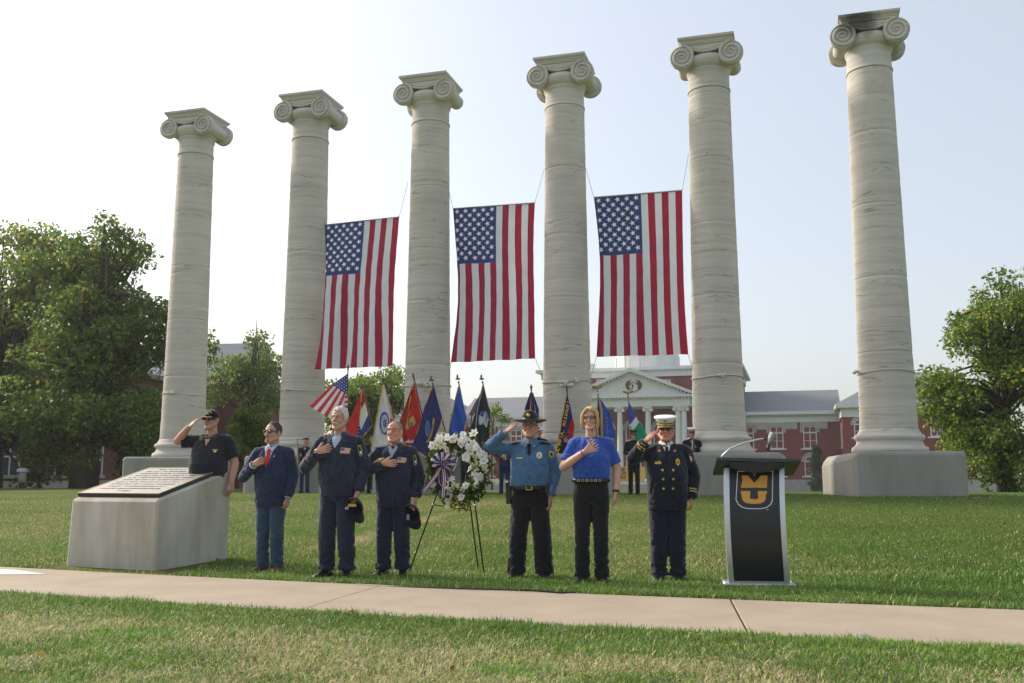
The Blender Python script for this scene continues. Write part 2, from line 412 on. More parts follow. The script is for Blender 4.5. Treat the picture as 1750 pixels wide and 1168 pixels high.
for i, (cx, cy) in enumerate(COLS):
    t = thing('stone_column', cdesc[i], 'column', (cx, cy, Z_PED), ROW, 'free-standing stone columns in a row')
    ms, mc = (stone6, capst6) if i == 5 else (stone, capst)
    # pedestal: a big concrete block with worn, rounded corners
    gz = float(ground_z(cx, cy)); hp = Z_PED - gz + .15
    b = MB(); w = 1.40; ch = .07; pa = -.04 - ROW; pc_, ps_ = math.cos(pa), math.sin(pa)
    if i == 5: ring0 = [(-w, -w+.10), (-w+.10, -w), (w-.05, -w), (w, -w+.05), (w, w), (-w, w)]
    else: ring0 = [(-w, -w+ch), (-w+ch, -w), (w-ch, -w), (w, -w+ch), (w, w-ch), (w-ch, w), (-w+ch, w), (-w, w-ch)]
    rr = []
    for s, z in ((1, -hp), (1, -.10), (.985, -.035), (.955, 0)): rr.append([(x*s, y*s, z) for x, y in ring0])
    if i == 5:
        for q_, dz in ((0, .10), (5, .26)):                    # worn, broken-down edge on the sunny side
            rr[1][q_] = (rr[1][q_][0], rr[1][q_][1], -.10 - dz); rr[2][q_] = (rr[2][q_][0]*.985, rr[2][q_][1], -.035 - dz*.8); rr[3][q_] = (rr[3][q_][0]*.93, rr[3][q_][1], -dz*.35)
    rr = [[(x*pc_ - y*ps_, x*ps_ + y*pc_, z) for x, y, z in r_] for r_ in rr]
    b.loft(rr).build('pedestal', pedst, t, bevel=.02)
    BASE.build('base', ms, t, smooth=True)
    hs = [H_SH0]
    rng = random.Random(i)
    for k in range(4): hs.append(H_SH0 + (H_SH1 - H_SH0)*(k+1)/5 + rng.uniform(-.18, .18))
    hs.append(H_SH1)
    for k in range(5): drum('drum', hs[k], hs[k+1], i*7.3 + k*1.9 + .5, t, ms)
    skip = {1: [('volute', -1, 1)], 2: [('volute', 1, 1)], 4: [('volute', 1, 1), ('volute', -1, 1)]}.get(i, [])
    capital = bpy.data.objects.new('capital', CAPM['neck'].copy()); C.objects.link(capital); capital.parent = t; capital.data.materials.append(mc)
    for k, me in CAPM.items():
        if k == 'neck' or k in skip: continue
        nm = k if isinstance(k, str) else k[0]
        o = bpy.data.objects.new(nm, me if i < 5 else me.copy()); C.objects.link(o); o.parent = capital
        if i == 5: o.data.materials.clear()
        if not len(o.data.materials): o.data.materials.append(mc)

# ---------------------------------------------------------------- ropes tied round the columns
ropem = mat('white_rope', (.62, .60, .54), .9, .12, 60, bump=.5)
knot = [(-.2, 'b'), (-.35, 'k'), (-.05, 'K'), (0.0, 'K'), (-.05, 'k'), (-.8, 'k')]
rdesc = ['thin white rope round the column behind the plaque block', 'white rope with a small knot round the column behind the red tie', 'white rope with long dangling knots round the column behind the red and navy banners',
         'white rope tied in a large bow round the column behind the blonde woman', 'white rope with a short wide knot round the column above the lectern', 'thin rope round the column with the stained capital']
for i, (cx, cy) in enumerate(COLS):
    h = Z_ROPE - Z_PED; r = shaft_r(h) + .022
    t = thing('rope', rdesc[i], 'rope', (cx, cy, Z_ROPE), 0, 'ropes tied round the columns')
    rng = random.Random(i + 20)
    pts = [(r*math.cos(a), r*math.sin(a), .03*math.sin(a*2 + i)) for a in np.linspace(0, 2*math.pi, 49)]
    MB().tube(pts, .020 if i not in (0, 5) else .014, 6).build('rope_loop', ropem, t, smooth=True)
    fx = knot[i][0]; fy = -math.sqrt(max(.01, r*r - fx*fx)) - .03
    b = MB()
    if knot[i][1] == 'K':
        for k in range(9):
            x = fx + rng.uniform(-.26, .26); z = rng.uniform(-.06, .05) - (.10 if rng.random() < .3 else 0)
            b.ell((x, fy, z), (rng.uniform(.05, .11), .05, rng.uniform(.03, .06)), 8, 6, Euler((0, rng.uniform(-.7, .7), 0)))
    else:
        for k in range(4): b.ell((fx + (k-1.5)*.05, fy, rng.uniform(-.03, .03)), (.06, .045, .04), 8, 6)
    b.build('knot', ropem, t, smooth=True)

# ---------------------------------------------------------------- three big flags hung between the columns
f_red = mat('flag_red', (.36, .016, .05), .75, .10, 3, trans=.38, bump=.15, bscale=9); f_wht = mat('flag_white', (.66, .70, .74), .75, .04, 3, trans=.38, bump=.15, bscale=9)
f_blu = mat('flag_blue', (.035, .055, .19), .75, .1, 3, trans=.35, bump=.15, bscale=9); f_star = mat('flag_star', (.82, .83, .85), .75, .03, 3)
cordm = mat('cord', (.30, .29, .27), .8, .1, 30)
def row_point(px, py, off=0.0):
    """photo pixel onto the upright plane through the colonnade"""
    d = ray(px, py); p0 = Vector((1.612, 28.049, 0)); rd = Vector((1, RL, 0)).normalized(); n = Vector((-rd.y, rd.x, 0))
    o = Vector((0, 0, CAMZ)); t = ((p0 - o).dot(n) + off) / d.dot(n); return o + d*t
def big_flag(TL, TR, BL, BR, label, tops, bots, seed, offs=(0, 0, -.35, -.3)):
    c = [row_point(*p, off=f_) for p, f_ in zip((TL, TR, BL, BR), offs)]
    c = [Vector(p) for p in c]
    t = thing('hanging_flag', label, 'flag', (0, 0, 0), 0, 'national flags hung between the columns')
    org = (c[2] + c[3]) / 2; t.location = org
    rd = Vector((1, RL, 0)).normalized(); nn = Vector((-rd.y, rd.x, 0))
    def S(u, v):
        p = (c[0]*(1-u) + c[1]*u)*(1-v) + (c[2]*(1-u) + c[3]*u)*v - org
        w = math.sin(v*math.pi)
        p = p + rd * (w * (.10*(u-.5)*-1.0))                                # waist narrowing between the corners
        p = p + nn * (-.12*math.sin(v*3.2 + seed)*w*.9 + .085*math.sin(u*13 + v*2.5 + seed)*(.15 + .85*v)*min(1, 4*(1-v) + .45) + .045*math.sin(u*25 + v*5 + 2*seed)*v + .012*math.sin(v*40 + u*9 + 3*math.sin(u*6 + seed))*w)
        e = max(0, 1 - u/.09); p = p + nn*(.16*e*e*w) + rd*(.06*e*e*w)     # near edge curls back
        return p
    NV = 56
    def strip(u0, u1, v0, v1, nu, name, m):
        nv = max(4, int(NV*(v1 - v0))); b = MB()
        b.loft([[S(u0 + (u1-u0)*i/nu, v0 + (v1-v0)*j/nv) for i in range(nu+1)] for j in range(nv+1)], cap=False, closed=False)
        return b.build(name, m, t, smooth=True, fix=False)
    CV = .372
    for k in range(13):
        u0, u1 = k/13, (k+1)/13
        strip(u0, u1, CV if k < 7 else 0.0, 1, 3, 'stripe', f_red if k % 2 == 0 else f_wht)
    cn = strip(0, 7/13, 0, CV, 16, 'canton', f_blu)
    for r_ in range(11):
        nc = 5 if r_ % 2 == 0 else 4
        for q in range(nc):
            u = (7/13) * ((2*q + 1)/10 if nc == 5 else (2*q + 2)/10); v = CV * (r_ + .75) / 11.9
            p = S(u, v); du = (S(u+.01, v) - S(u-.01, v)).normalized(); dv = (S(u, v+.01) - S(u, v-.01)).normalized()
            n = du.cross(dv).normalized()
            if n.y > 0: n = -n
            a0 = .19*random.random(); pts = []
            for k in range(10):
                rr = .092 if k % 2 == 0 else .038; a = math.pi + a0*.3 + k*math.pi/5
                pts.append(p + n*.010 + du*rr*math.cos(a) + dv*rr*math.sin(a))
            b = MB(); b.add([p + n*.014] + pts, [(0, k+1, (k+1) % 10 + 1) for k in range(10)])
            b.build('star', f_star, cn, fix=False)
    rod = MB().tube([S(0, 0), S(.5, 0), S(1, 0)], .022, 6).build('top_rod', mat('rod', (.35, .3, .3), .6, .1, 10), t)
    for u, px in zip((0, 1), tops):
        MB().tube([S(u, 0), row_point(*px) - org], .007, 5).build('cord', cordm, t)
    for u, px in zip((0, 1), bots):
        if px: MB().tube([S(u, 1), row_point(*px) - org], .007, 5).build('cord', cordm, t)
big_flag((555, 385), (682, 371), (538, 632), (672, 626), 'large national flag hung above the small carried striped flag', ((553, 300), (697, 312)), (None, (694, 665)), .3, (0, 0, -1.0, -.6))
big_flag((774, 357), (914, 347), (771, 620), (915, 613), 'large national flag hung above the wreath and the navy banner', ((762, 304), (930, 289)), ((763, 690), (932, 655)), 2.1)
big_flag((1015, 338), (1166, 326), (1019, 610), (1176, 606), 'large national flag hung in front of the domed hall portico', ((999, 282), (1177, 262)), ((1007, 655), (1188, 650)), 4.0)

# ---------------------------------------------------------------- concrete block with a sloping bronze plaque
def monument():
    p = on_z(264, 976); p2 = on_z(115, 969)
    rz = math.atan2(p.y - p2.y, p.x - p2.x) + .02
    W, D, HF, HB = 1.37, 1.37, .83, 1.17
    t = thing('plaque_block', 'pale concrete block with a sloping bronze text plaque on top', 'monument', p, rz)
    ch = .035
    mm = mat('block_concrete', (.345, .305, .225), .9, 0, 1.3, col2=(.55, .53, .485), bump=.35, bscale=40, stretch=(2.2, 2.2, .55), detail=8)
    b = MB(); pl = [(-.02, .0), (-.005, HF - ch), (ch, HF), (D - ch, HB), (D, HB - ch), (D + .01, 0)]     # (depth, z)
    rings = []
    for x, ins in ((-W, .03), (-W + .03, 0), (-.03, 0), (0, .03)):
        rings.append([(x + (.04 if x < -.5 else 0)*(z/HF), max(y, ins*.7) if y < .1 else min(y, D - ins*.7), z if z < .1 else z - ins*.6) for y, z in pl])
    b.loft(rings); b.v = [(x, y, z - .12 if z <= 0 else z) for x, y, z in b.v]
    b.build('block', mm, t, bevel=.008)
    # plaque lies on the slope
    sl = math.atan2(HB - HF, D - 2*ch); M = Matrix.Translation((-W/2 + .01, ch, HF + .003)) @ Matrix.Rotation(sl, 4, 'X')
    bronze = mat('plaque_edge', (.05, .05, .06), .45, .2, 20, metal=.6)
    face = mat('plaque_face', (.36, .345, .31), .42, .12, 15, metal=.75, bump=.2, bscale=120)
    Lp = (D - 2*ch)/math.cos(sl)
    pq = MB().box(-W/2 + .05, W/2 - .065, .05, Lp - .03, 0, .045).xform(M).build('plaque', bronze, t, bevel=.004)
    MB().box(-W/2 + .065, W/2 - .08, .065, Lp - .045, .0455, .048).xform(M).build('plaque_face', face, pq)
    rim = mat('plaque_rim', (.50, .38, .20), .35, .15, 20, metal=.9)
    rb = MB()
    for (x0, x1, y0, y1) in ((-W/2 + .05, W/2 - .065, .05, .064), (-W/2 + .05, W/2 - .065, Lp - .044, Lp - .03), (-W/2 + .05, -W/2 + .064, .065, Lp - .045), (W/2 - .079, W/2 - .065, .065, Lp - .045)):
        rb.box(x0, x1, y0, y1, .0455, .052)
    rb.xform(M).build('plaque_rim', rim, pq)
    # lines of raised lettering too small to read
    lm = mat('plaque_lettering', (.055, .05, .045), .6, .3, 60, metal=.3)
    rng = random.Random(3)
    for k in range(11):
        y = .15 + k*(Lp - .30)/10; b = MB(); x = -W/2 + .16 + (.16 if k in (0, 10) else rng.uniform(0, .05))
        end = W/2 - .16 - (.3 if k == 0 else rng.uniform(0, .08))
        if k == 0: x = -.10; end = .08
        while x < end:
            w = rng.uniform(.010, .020)
            if rng.random() < .17: x += .022
            h = .028
            b.box(x, x + w*.45, y, y + h, .0485, .0505)
            if rng.random() < .6: b.box(x + w*.45, x + w, y + (h*.75 if rng.random() < .5 else 0), y + (h if rng.random() < .7 else h*.3) + .002, .0485, .0505)
            x += w + .008
        b.xform(M).build('lettering_line', lm, pq)['kind'] = 'stuff'
monument()
# ---------------------------------------------------------------- trees and shrubs
leafm = mat('leaf', (.08, .13, .03), .45, trans=.55, attr=True, spec=.3)
barkm = mat('bark', (.085, .068, .05), .95, .35, 5, bump=.8, bscale=14, stretch=(1, 1, .25))
def leaf_cloud(centers, radii, n_per, size, base, tip, rng, tip_p=.18, flat=.75):
    P = []; Cc = []
    for c, r in zip(centers, radii):
        n = int(n_per * (r / np.mean(radii))**1.6)
        d = rng.normal(size=(n, 3)); d /= np.linalg.norm(d, axis=1)[:, None]
        rad = r * rng.uniform(.25, 1, n)**.5
        p = d * rad[:, None]; p[:, 2] *= flat
        P.append(p + np.asarray(c)); hue = rng.uniform(.7, 1.25)
        col = np.asarray(base) * hue * rng.uniform(.7, 1.3, (n, 1))
        tp = (rng.random(n) < tip_p)[:, None]; Cc.append(np.where(tp, np.asarray(tip) * rng.uniform(.7, 1.2, (n, 1)), col))
    P = np.concatenate(P); Cc = np.concatenate(Cc); n = len(P)
    a = rng.normal(size=(n, 3)); a[:, 2] -= .5; a /= np.linalg.norm(a, axis=1)[:, None]
    b = np.cross(a, rng.normal(size=(n, 3))); b /= np.linalg.norm(b, axis=1)[:, None]; nn = np.cross(a, b)
    s = size * rng.uniform(.6, 1.35, n)[:, None]
    V = np.stack([P, P + a*s*.5 + b*s*.32 + nn*s*.07, P + a*s, P + a*s*.5 - b*s*.32 + nn*s*.07], 1).reshape(-1, 3)
    F = np.arange(4*n).reshape(n, 4)
    return V, F, np.repeat(Cc, 4, axis=0)
def tree(name, label, base, trunk_r, fork, envs, size, n_per, rc, seed, col=(.125, .205, .040), tip=(.36, .34, .07), tip_p=.18, group=None, limbs=True, cat='tree'):
    rng = np.random.default_rng(seed); t = thing(name, label, cat, base, 0, group)
    cs, rs = [], []
    for c, r, n in envs:
        c, r = np.asarray(c, float), np.asarray(r, float)
        for k in range(n):
            d = rng.normal(size=3); d /= np.linalg.norm(d); q = rng.uniform(.12, 1)**.45
            cs.append(c + d*r*q*.92 + rng.normal(size=3)*.15); rs.append(rc * rng.uniform(.6, 1.3) * (1.15 - .35*q))
    cs = np.array(cs)
    V, F, K = leaf_cloud(cs, rs, n_per, size, col, tip, rng, tip_p)
    cr = npmesh('crown', V, F, leafm, t, cols=K)
    if limbs:
        b = MB(); H = Vector((0, 0, fork))
        top = Vector(tuple(cs[np.argmax(cs[:, 2])]))
        pts = [Vector((0, 0, -.3)), Vector((.03, .02, fork*.5)), H]
        m1 = Vector((top.x*.35, top.y*.35, fork + (top.z - fork)*.5)); pts += [m1, top*.97]
        b.tube(pts, [trunk_r*1.25, trunk_r, trunk_r*.88, trunk_r*.5, .03], 12)
        b.build('trunk', barkm, t, smooth=True)
        lb = MB()
        for c in cs[rng.permutation(len(cs))[:int(len(cs)*.75)]]:
            c = Vector(tuple(c)); q = rng.uniform(.0, .75); s = H.lerp(m1, q) if rng.random() < .75 else m1.lerp(top, q*.6)
            if c.z < s.z - 1.0: s = Vector((0, 0, max(fork*.65, c.z*.8)))
            mid = s.lerp(c, .5) + Vector((rng.normal()*.25, rng.normal()*.25, .12*(c - s).length))
            r0 = trunk_r * rng.uniform(.16, .36)
            lb.tube([s, s.lerp(mid, .55) + Vector((0, 0, .1)), mid, mid.lerp(c, .6), c], [r0, r0*.8, r0*.6, r0*.4, r0*.18], 5)
        tag(lb.build('limbs', barkm, t, smooth=True, fix=False), kind='stuff')
    return t
def gp(px, y): 
    p = at(px, 830, y); p.z = float(ground_z(p.x, p.y)); return p
def env(base, px, py, y, wpx, hpx, dep, n):
    """a lobe of the crown: photo pixel centre and half sizes at distance y"""
    c = at(px, py, y) - base; k = y / FPX; return (tuple(c), (wpx*k, dep, hpx*k), n)
b1 = gp(143, 42)
tree('broadleaf_tree', 'big spreading broadleaf tree with a thick trunk beyond the plaque block', b1, .52, 3.4,
     [env(b1, 150, 590, 42, 110, 150, 3.6, 80), env(b1, 245, 570, 42, 60, 90, 2.6, 30), env(b1, 110, 700, 42, 90, 75, 3.4, 42), env(b1, 215, 720, 41, 90, 70, 3.2, 40), env(b1, 315, 580, 43, 38, 50, 1.8, 10),
      env(b1, 190, 435, 42, 62, 56, 2.2, 20), env(b1, 105, 450, 43, 62, 58, 2.4, 22), env(b1, 250, 790, 43, 60, 40, 2.4, 16)], .20, 150, .95, 11, tip_p=.14)
b0 = gp(-15, 47)
tree('broadleaf_tree', 'broadleaf tree with yellowing leaves partly cut off by the picture edge, beyond the lamp', b0, .42, 3.2,
     [env(b0, 20, 540, 47, 90, 130, 3.4, 62), env(b0, 55, 430, 47, 55, 55, 2.2, 20), env(b0, 40, 690, 46, 85, 80, 3.2, 44), env(b0, 75, 790, 45, 40, 45, 2.0, 16)], .20, 145, 1.0, 12, tip_p=.24)
b3 = gp(432, 62)
tree('broadleaf_tree', 'loose green tree in front of the brick building with the spire', b3, .34, 3.0,
     [env(b3, 448, 620, 62, 30, 48, 2.0, 22), env(b3, 405, 640, 62, 36, 34, 2.0, 18), env(b3, 450, 680, 62, 40, 30, 2.2, 18), env(b3, 360, 660, 62, 26, 34, 2.0, 12)], .20, 120, 1.0, 13)
b4 = gp(640, 50)
tree('broadleaf_tree', 'broad green tree filling the gap under the hanging flag beside the brick building', b4, .34, 2.6,
     [env(b4, 640, 672, 50, 62, 44, 2.6, 40), env(b4, 575, 690, 50, 48, 48, 2.4, 28), env(b4, 600, 760, 50, 60, 40, 2.4, 26)], .18, 130, .85, 14, tip_p=.16)
b5 = gp(1720, 37)
tree('broadleaf_tree', 'leafy green tree beyond the column with the stained capital', b5, .30, 2.6,
     [env(b5, 1715, 545, 37, 62, 80, 2.0, 40), env(b5, 1655, 580, 37, 38, 45, 1.6, 16), env(b5, 1735, 640, 37, 70, 60, 2.2, 40), env(b5, 1625, 690, 37, 50, 40, 1.9, 26), env(b5, 1700, 770, 36.5, 90, 70, 2.2, 70),
      env(b5, 1610, 655, 37, 40, 25, 1.4, 12), env(b5, 1790, 560, 38, 60, 120, 2.2, 40)],   .165, 100, .72, 15, col=(.135, .225, .038), tip=(.34, .35, .06), tip_p=.22)
bb = gp(432, 37)
tree('shrub', 'rounded light green shrub behind the man in the red tie', bb, .06, .5, [env(bb, 432, 770, 37, 38, 62, 1.0, 46), env(bb, 425, 720, 37, 22, 24, .6, 8)], .11, 230, .34, 16, col=(.10, .16, .03), tip=(.26, .28, .05), tip_p=.25, limbs=False, cat='shrub')
bs = gp(640, 37)
tree('shrub', 'low dark green shrub behind the two men in navy jackets', bs, .06, .5, [env(bs, 590, 800, 37, 60, 40, 1.0, 40)], .11, 220, .34, 17, limbs=False, cat='shrub')
b8 = gp(840, 60)
tree('small_tree', 'thin small tree in front of the hall, behind the saluting officer', b8, .07, 2.0, [env(b8, 850, 715, 60, 24, 26, .8, 16), env(b8, 770, 715, 60, 16, 22, .6, 9)], .13, 60, .4, 18)
b9 = gp(1290, 120)
tree('low_hedge', 'low green hedge at the foot of the brick hall', b9, .06, .5, [env(b9, 1290, 846, 120, 40, 8, .8, 40)], .2, 200, .7, 19, limbs=False, cat='hedge')
# columnar conifer against the hall
cb = gp(1398, 132); tc_ = thing('conifer', 'narrow dark conifer standing against the brick hall', 'tree', cb)
rng = np.random.default_rng(4); H = (at(1398, 764, 132).z - cb.z); hh = rng.uniform(.02, 1, 260)
cs = np.c_[rng.normal(0, 1, 260), rng.normal(0, 1, 260), hh*H]; rr = 1.0*np.sqrt(np.clip(1 - hh, 0, 1)) + .12
cs[:, :2] *= (rr*.45)[:, None]
V, F, K = leaf_cloud(cs, np.full(260, .42), 90, .22, (.022, .06, .018), (.05, .09, .03), rng, .2); npmesh('crown', V, F, leafm, tc_, cols=K)
MB().tube([(0, 0, -.3), (0, 0, H*.9)], [.2, .03], 8).build('trunk', barkm, tc_)

# ---------------------------------------------------------------- the domed hall
brick = mat('hall_brick', (.20, .036, .026), .9, .16, 1.2, bump=.2, bscale=9); brick_d = mat('portico_brick', (.17, .042, .032), .9, .14, 1.2)
trim = mat('hall_white_trim', (.62, .63, .62), .7, .05, 1.0); trim2 = mat('hall_stone', (.36, .35, .33), .85, .1, 1.5, bump=.2)
slate = mat('hall_slate_roof', (.17, .19, .215), .75, .12, .9, stretch=(1, 1, 3)); glass = mat('window_glass', (.045, .06, .085), .12, .3, .5, spec=.8)
darkm = mat('dark_interior', (.02, .018, .018), .9, .2, 2)
OH = at(1083, 845, 150); OH.z = float(ground_z(OH.x, OH.y)) - .1
hall = thing('domed_hall', 'red brick hall with a white columned portico, pediment and dome', 'building', OH, ROW)
def hz(px, py, v=0.0):
    """photo pixel onto the plane v metres behind the portico front -> (u, z)"""
    d = ray(px, py); n = RN; o = Vector((0, 0, CAMZ)); t = ((OH + RN*v - o).dot(n)) / d.dot(n); p = o + d*t - OH
    return p.dot(RD), p.z
K = 1.0
def hb(name, m, x0, x1, y0, y1, z0, z1, parent=None, bevel=0): return MB().box(x0, x1, y0, y1, z0, z1).build(name, m, parent or hall, bevel=bevel)
zf = hz(1083, 822)[1]; zc1 = hz(1083, 696)[1]; ze = hz(1083, 677.5)[1]; za = hz(1083, 631)[1]
hw = hz(1187, 677)[0]                                    # half-width at the pediment eaves
# portico floor, steps
for k in range(7): hb('step', trim2, -hw*.98 - k*.35 + 1.2, hw*.98 + k*.35 - 1.2, -1.4 - k*.45, 5.8, zf*(1 - (k+1)/7.5), zf*(1 - k/7.5) - .004*k)
colm = MB(); hcol = zc1 - zf
colm.lathe([(.62, 0), (.62, .18), (.52, .3), (.47, .5), (.46, hcol*.5), (.40, hcol - .8), (.42, hcol - .75), (.5, hcol - .55), (.62, hcol - .25)], 18)
colm.box(-.68, .68, -.68, .68, hcol - .25, hcol)
for sx in (-1, 1): colm.tube([(sx*.56, -.6, hcol - .5), (sx*.56, .6, hcol - .5)], .26, 12)
c0 = None
for px in (996, 1006, 1060, 1108.5, 1160, 1170):
    u = hz(px, 760)[0]
    if c0 is None: c0 = colm.build('portico_column', trim, hall, smooth=False); c0.location = (u, 0, zf)
    else: share('portico_column', c0, hall, Matrix.Translation((u, 0, zf)))
hb('entablature', trim, -hw*.93, hw*.93, -.75, 5.9, zc1, ze - .30, bevel=.05)
hb('cornice', trim, -hw*1.0, hw*1.0, -1.35, 5.95, ze - .30, ze)
for k in range(34): 
    u = -hw*.92 + k*(hw*1.84)/33
    if k == 0: dn = hb('dentil', trim, -.13, .13, -1.2, -.76, ze - .55, ze - .31); dn.location.x = u
    else: share('dentil', dn, hall, Matrix.Translation((u, 0, 0)))
# pediment: tympanum, raking cornices, siding
MB().prism([(-hw*.93, ze), (hw*.93, ze), (0, za - .5)], -.6, 5.9).build('tympanum', trim, hall)
for s in (-1, 1):
    MB().prism([(s*hw*1.0, ze + .004), (s*hw*1.0, ze + .42), (0, za + .12), (0, za - .5)], -1.4, 5.97).build('raking_cornice', trim, hall)
    for k in range(16):
        t_ = (k + .6)/17; u = s*hw*.95*(1 - t_); z = ze + (za - .75 - ze)*t_ + .02
        share('dentil', dn, hall, Matrix.Translation((u, .02, z - (ze - .55) - .08)))
for k in range(1, 9):
    z = ze + (za - ze)*k/10.5; w = hw*.9*(1 - k/10.0)
    MB().box(-w, w, -.625, -.602, z, z + .05).build('siding_board', trim, hall)
# painted seal with two bears
su, sz = hz(1083, 662, -.6); sr = 1.05
gold = mat('seal_gold', (.42, .25, .09), .6, .2, 8); bearm = mat('seal_dark', (.05, .045, .05), .8, .3, 6)
seal = MB().lathe([(sr*.62, 0), (sr*.78, .02), (sr*.78, .10), (sr*.60, .12)], 28, cap=False).xform(Matrix.Translation((su, -.62, sz)) @ Matrix.Rotation(R(90), 4, 'X')).build('seal', gold, hall)
MB().lathe([(sr*.62, 0), (sr*.62, .06), (.01, .065)], 28).xform(Matrix.Translation((su, -.62, sz)) @ Matrix.Rotation(R(90), 4, 'X')).build('shield', trim, seal)
MB().box(su - .3, su - .02, -.72, -.69, sz - .05, sz + .42).build('shield_quarter', bearm, seal); MB().box(su - .55, su - .05, -.72, -.69, sz - .4, sz - .08).build('shield_quarter', gold, seal)
for s in (-1, 1):
    b = MB(); b.ell((su + s*.95, -.68, sz + .15), (.30, .12, .62), 10, 8, Euler((0, s*.25, 0))); b.ell((su + s*.80, -.70, sz + .85), (.22, .12, .2), 8, 6); b.ell((su + s*.62, -.7, sz + .5), (.3, .1, .14), 8, 6)
    b.build('bear', bearm, seal, smooth=True)
    MB().ell((su + s*.55, -.68, sz + 1.0), (.32, .07, .12), 8, 6, Euler((0, s*.5, 0))).build('scroll', gold, seal)
# windows
def window(u, z0, z1, w, y, parent=None, arch=False, hood=True, sill=True, mull=2, nx=2):
    t = bpy.data.objects.new('window', None); C.objects.link(t); t.parent = parent or hall
    h = w/2
    outer = [(u-h, z0), (u+h, z0)]
    if arch: outer += [(u + h*math.cos(a), z1 - h + h*math.sin(a)) for a in np.linspace(0, math.pi, 13)]
    else: outer += [(u+h, z1), (u-h, z1)]
    MB().prism(outer, y + .02, y + .06).build('pane', glass, t)
    b = MB(); fr = .13
    b.box(u-h-.02, u-h+fr, y-.08, y+.02, z0, z1 - (h if arch else 0)); b.box(u+h-fr, u+h+.02, y-.08, y+.02, z0, z1 - (h if arch else 0))
    b.box(u-h+fr, u+h-fr, y-.08, y+.02, z0, z0 + fr); b.box(u-.07, u+.07, y-.082, y+.018, z0 + fr, z1 - fr)
    zt = z0 + (z1 - z0)*.68; b.box(u-h+fr, u+h-fr, y-.085, y+.015, zt, zt + .2)
    b.box(u-h+fr, u+h-fr, y-.06, y+.014, z0 + (zt - z0)*.5, z0 + (zt - z0)*.5 + .07)
    if arch:
        n = 14; ri, ro = h - fr, h + .02
        for k in range(n):
            a0, a1 = math.pi*k/n, math.pi*(k+1)/n; cz = z1 - h
            b.prism([(u + r*math.cos(a), cz + r*math.sin(a)) for r, a in ((ri, a0), (ro, a0), (ro, a1), (ri, a1))], y - .08, y + .02)
    else: b.box(u-h+fr, u+h-fr, y-.08, y+.02, z1 - fr, z1)
    b.build('frame', trim, t)
    if sill: MB().box(u-h-.45, u+h+.45, y-.3, y, z0 - .22, z0).build('sill', trim, t)
    if hood:
        b = MB()
        if arch:
            n = 14; ri, ro = h + .05, h + .5; cz = z1 - h
            for k in range(n):
                a0, a1 = math.pi*k/n, math.pi*(k+1)/n
                b.prism([(u + r*math.cos(a), cz + r*math.sin(a)) for r, a in ((ri, a0), (ro, a0), (ro, a1), (ri, a1))], y - .16, y + .01)
        else:
            b.box(u-h-.42, u+h+.42, y-.2, y, z1 + .05, z1 + .75)
            for s in (-1, 1): b.box(u + s*(h + .06) - (.4 if s < 0 else 0), u + s*(h + .06) + (.4 if s > 0 else 0), y-.18, y, z1 - 1.0, z1 + .05)
        b.build('hood', trim2, t)
    return t
# central block behind the portico
VB = 6.0; cu = -hz(923, 645, VB)[0]; zk0 = hz(1083, 645, VB)[1]; zk1 = hz(1083, 629, VB)[1]
hb('wall', brick_d, -cu*.97, cu*.97, VB, VB + 22, 0, zk0); hb('cornice', trim, -cu*.985, cu*.985, VB - .35, VB + 22.3, zk0, zk1 - .5); hb('cornice', trim, -cu*1.03, cu*1.03, VB - 1.1, VB + 23, zk1 - .5, zk1)
for k in range(40):
    share('dentil', dn, hall, Matrix.Translation((-cu*.96 + k*cu*1.92/39, VB + .42, zk1 - .5 - (ze - .31))))
for px in (1139, 1027): 
    u0, z0 = hz(px, 664, VB); _, z1 = hz(px, 649, VB); window(u0, z0, z1, 1.35, VB, hood=False)
for px in (1036, 1083, 1131):
    u, z0 = hz(px, 790, VB); z1 = hz(px, 722, VB)[1]
    window(u, z0 if px != 1083 else zf, z1, 2.4, VB, arch=True, sill=px != 1083)
for px in (960, 1215): u, z0 = hz(px, 768, VB); window(u, z0, hz(px, 725, VB)[1], 2.0, VB, arch=True)
# dome
zd0 = zk1; du = 0.0; dv = VB + 11
rd = hz(1160, 620, dv)[0]; zd1 = hz(1083, 520, dv)[1]; ztop = hz(1085, 330, dv)[1]
dome = MB(); hD = ztop - zd0
drum_ = MB().lathe([(rd, zd0), (rd, zd0 + 3.2), (rd*.97, zd0 + 3.4), (rd*.80, zd0 + 3.5), (rd*.80, zd1 - .6), (rd*.86, zd1 - .5), (rd*.86, zd1)], 24).xform(Matrix.Translation((du, dv, 0))).build('drum', trim, hall)
prof = [(rd*.78*math.cos(a), zd1 + rd*1.15*math.sin(a)) for a in np.linspace(0, R(80), 10)]
MB().lathe(prof, 24).xform(Matrix.Translation((du, dv, 0))).build('dome', slate, hall, smooth=True)
zl = prof[-1][1]
MB().lathe([(1.5, zl - .2), (1.5, zl + 2.2), (1.7, zl + 2.3), (1.2, zl + 3.2), (.2, zl + 4.0), (.08, ztop - .8), (.35, ztop - .4), (.05, ztop)], 16).xform(Matrix.Translation((du, dv, 0))).build('lantern', trim, hall)
for k in range(12):
    a = 2*math.pi*(k + .5)/12; o = MB().box(-1.0, 1.0, -.12, .12, zd0 + .5, zd0 + 2.9).xform(Matrix.Translation((du, dv, 0)) @ Matrix.Rotation(a, 4, 'Z') @ Matrix.Translation((0, -rd*.985, 0))).build('drum_panel', trim, hall)
for s in (-1, 1): hb('parapet_block', trim, s*cu*.56 - 1.0, s*cu*.56 + 1.0, dv - rd - 1, dv - rd + 1, zd0, zd0 + 1.5, bevel=.1)
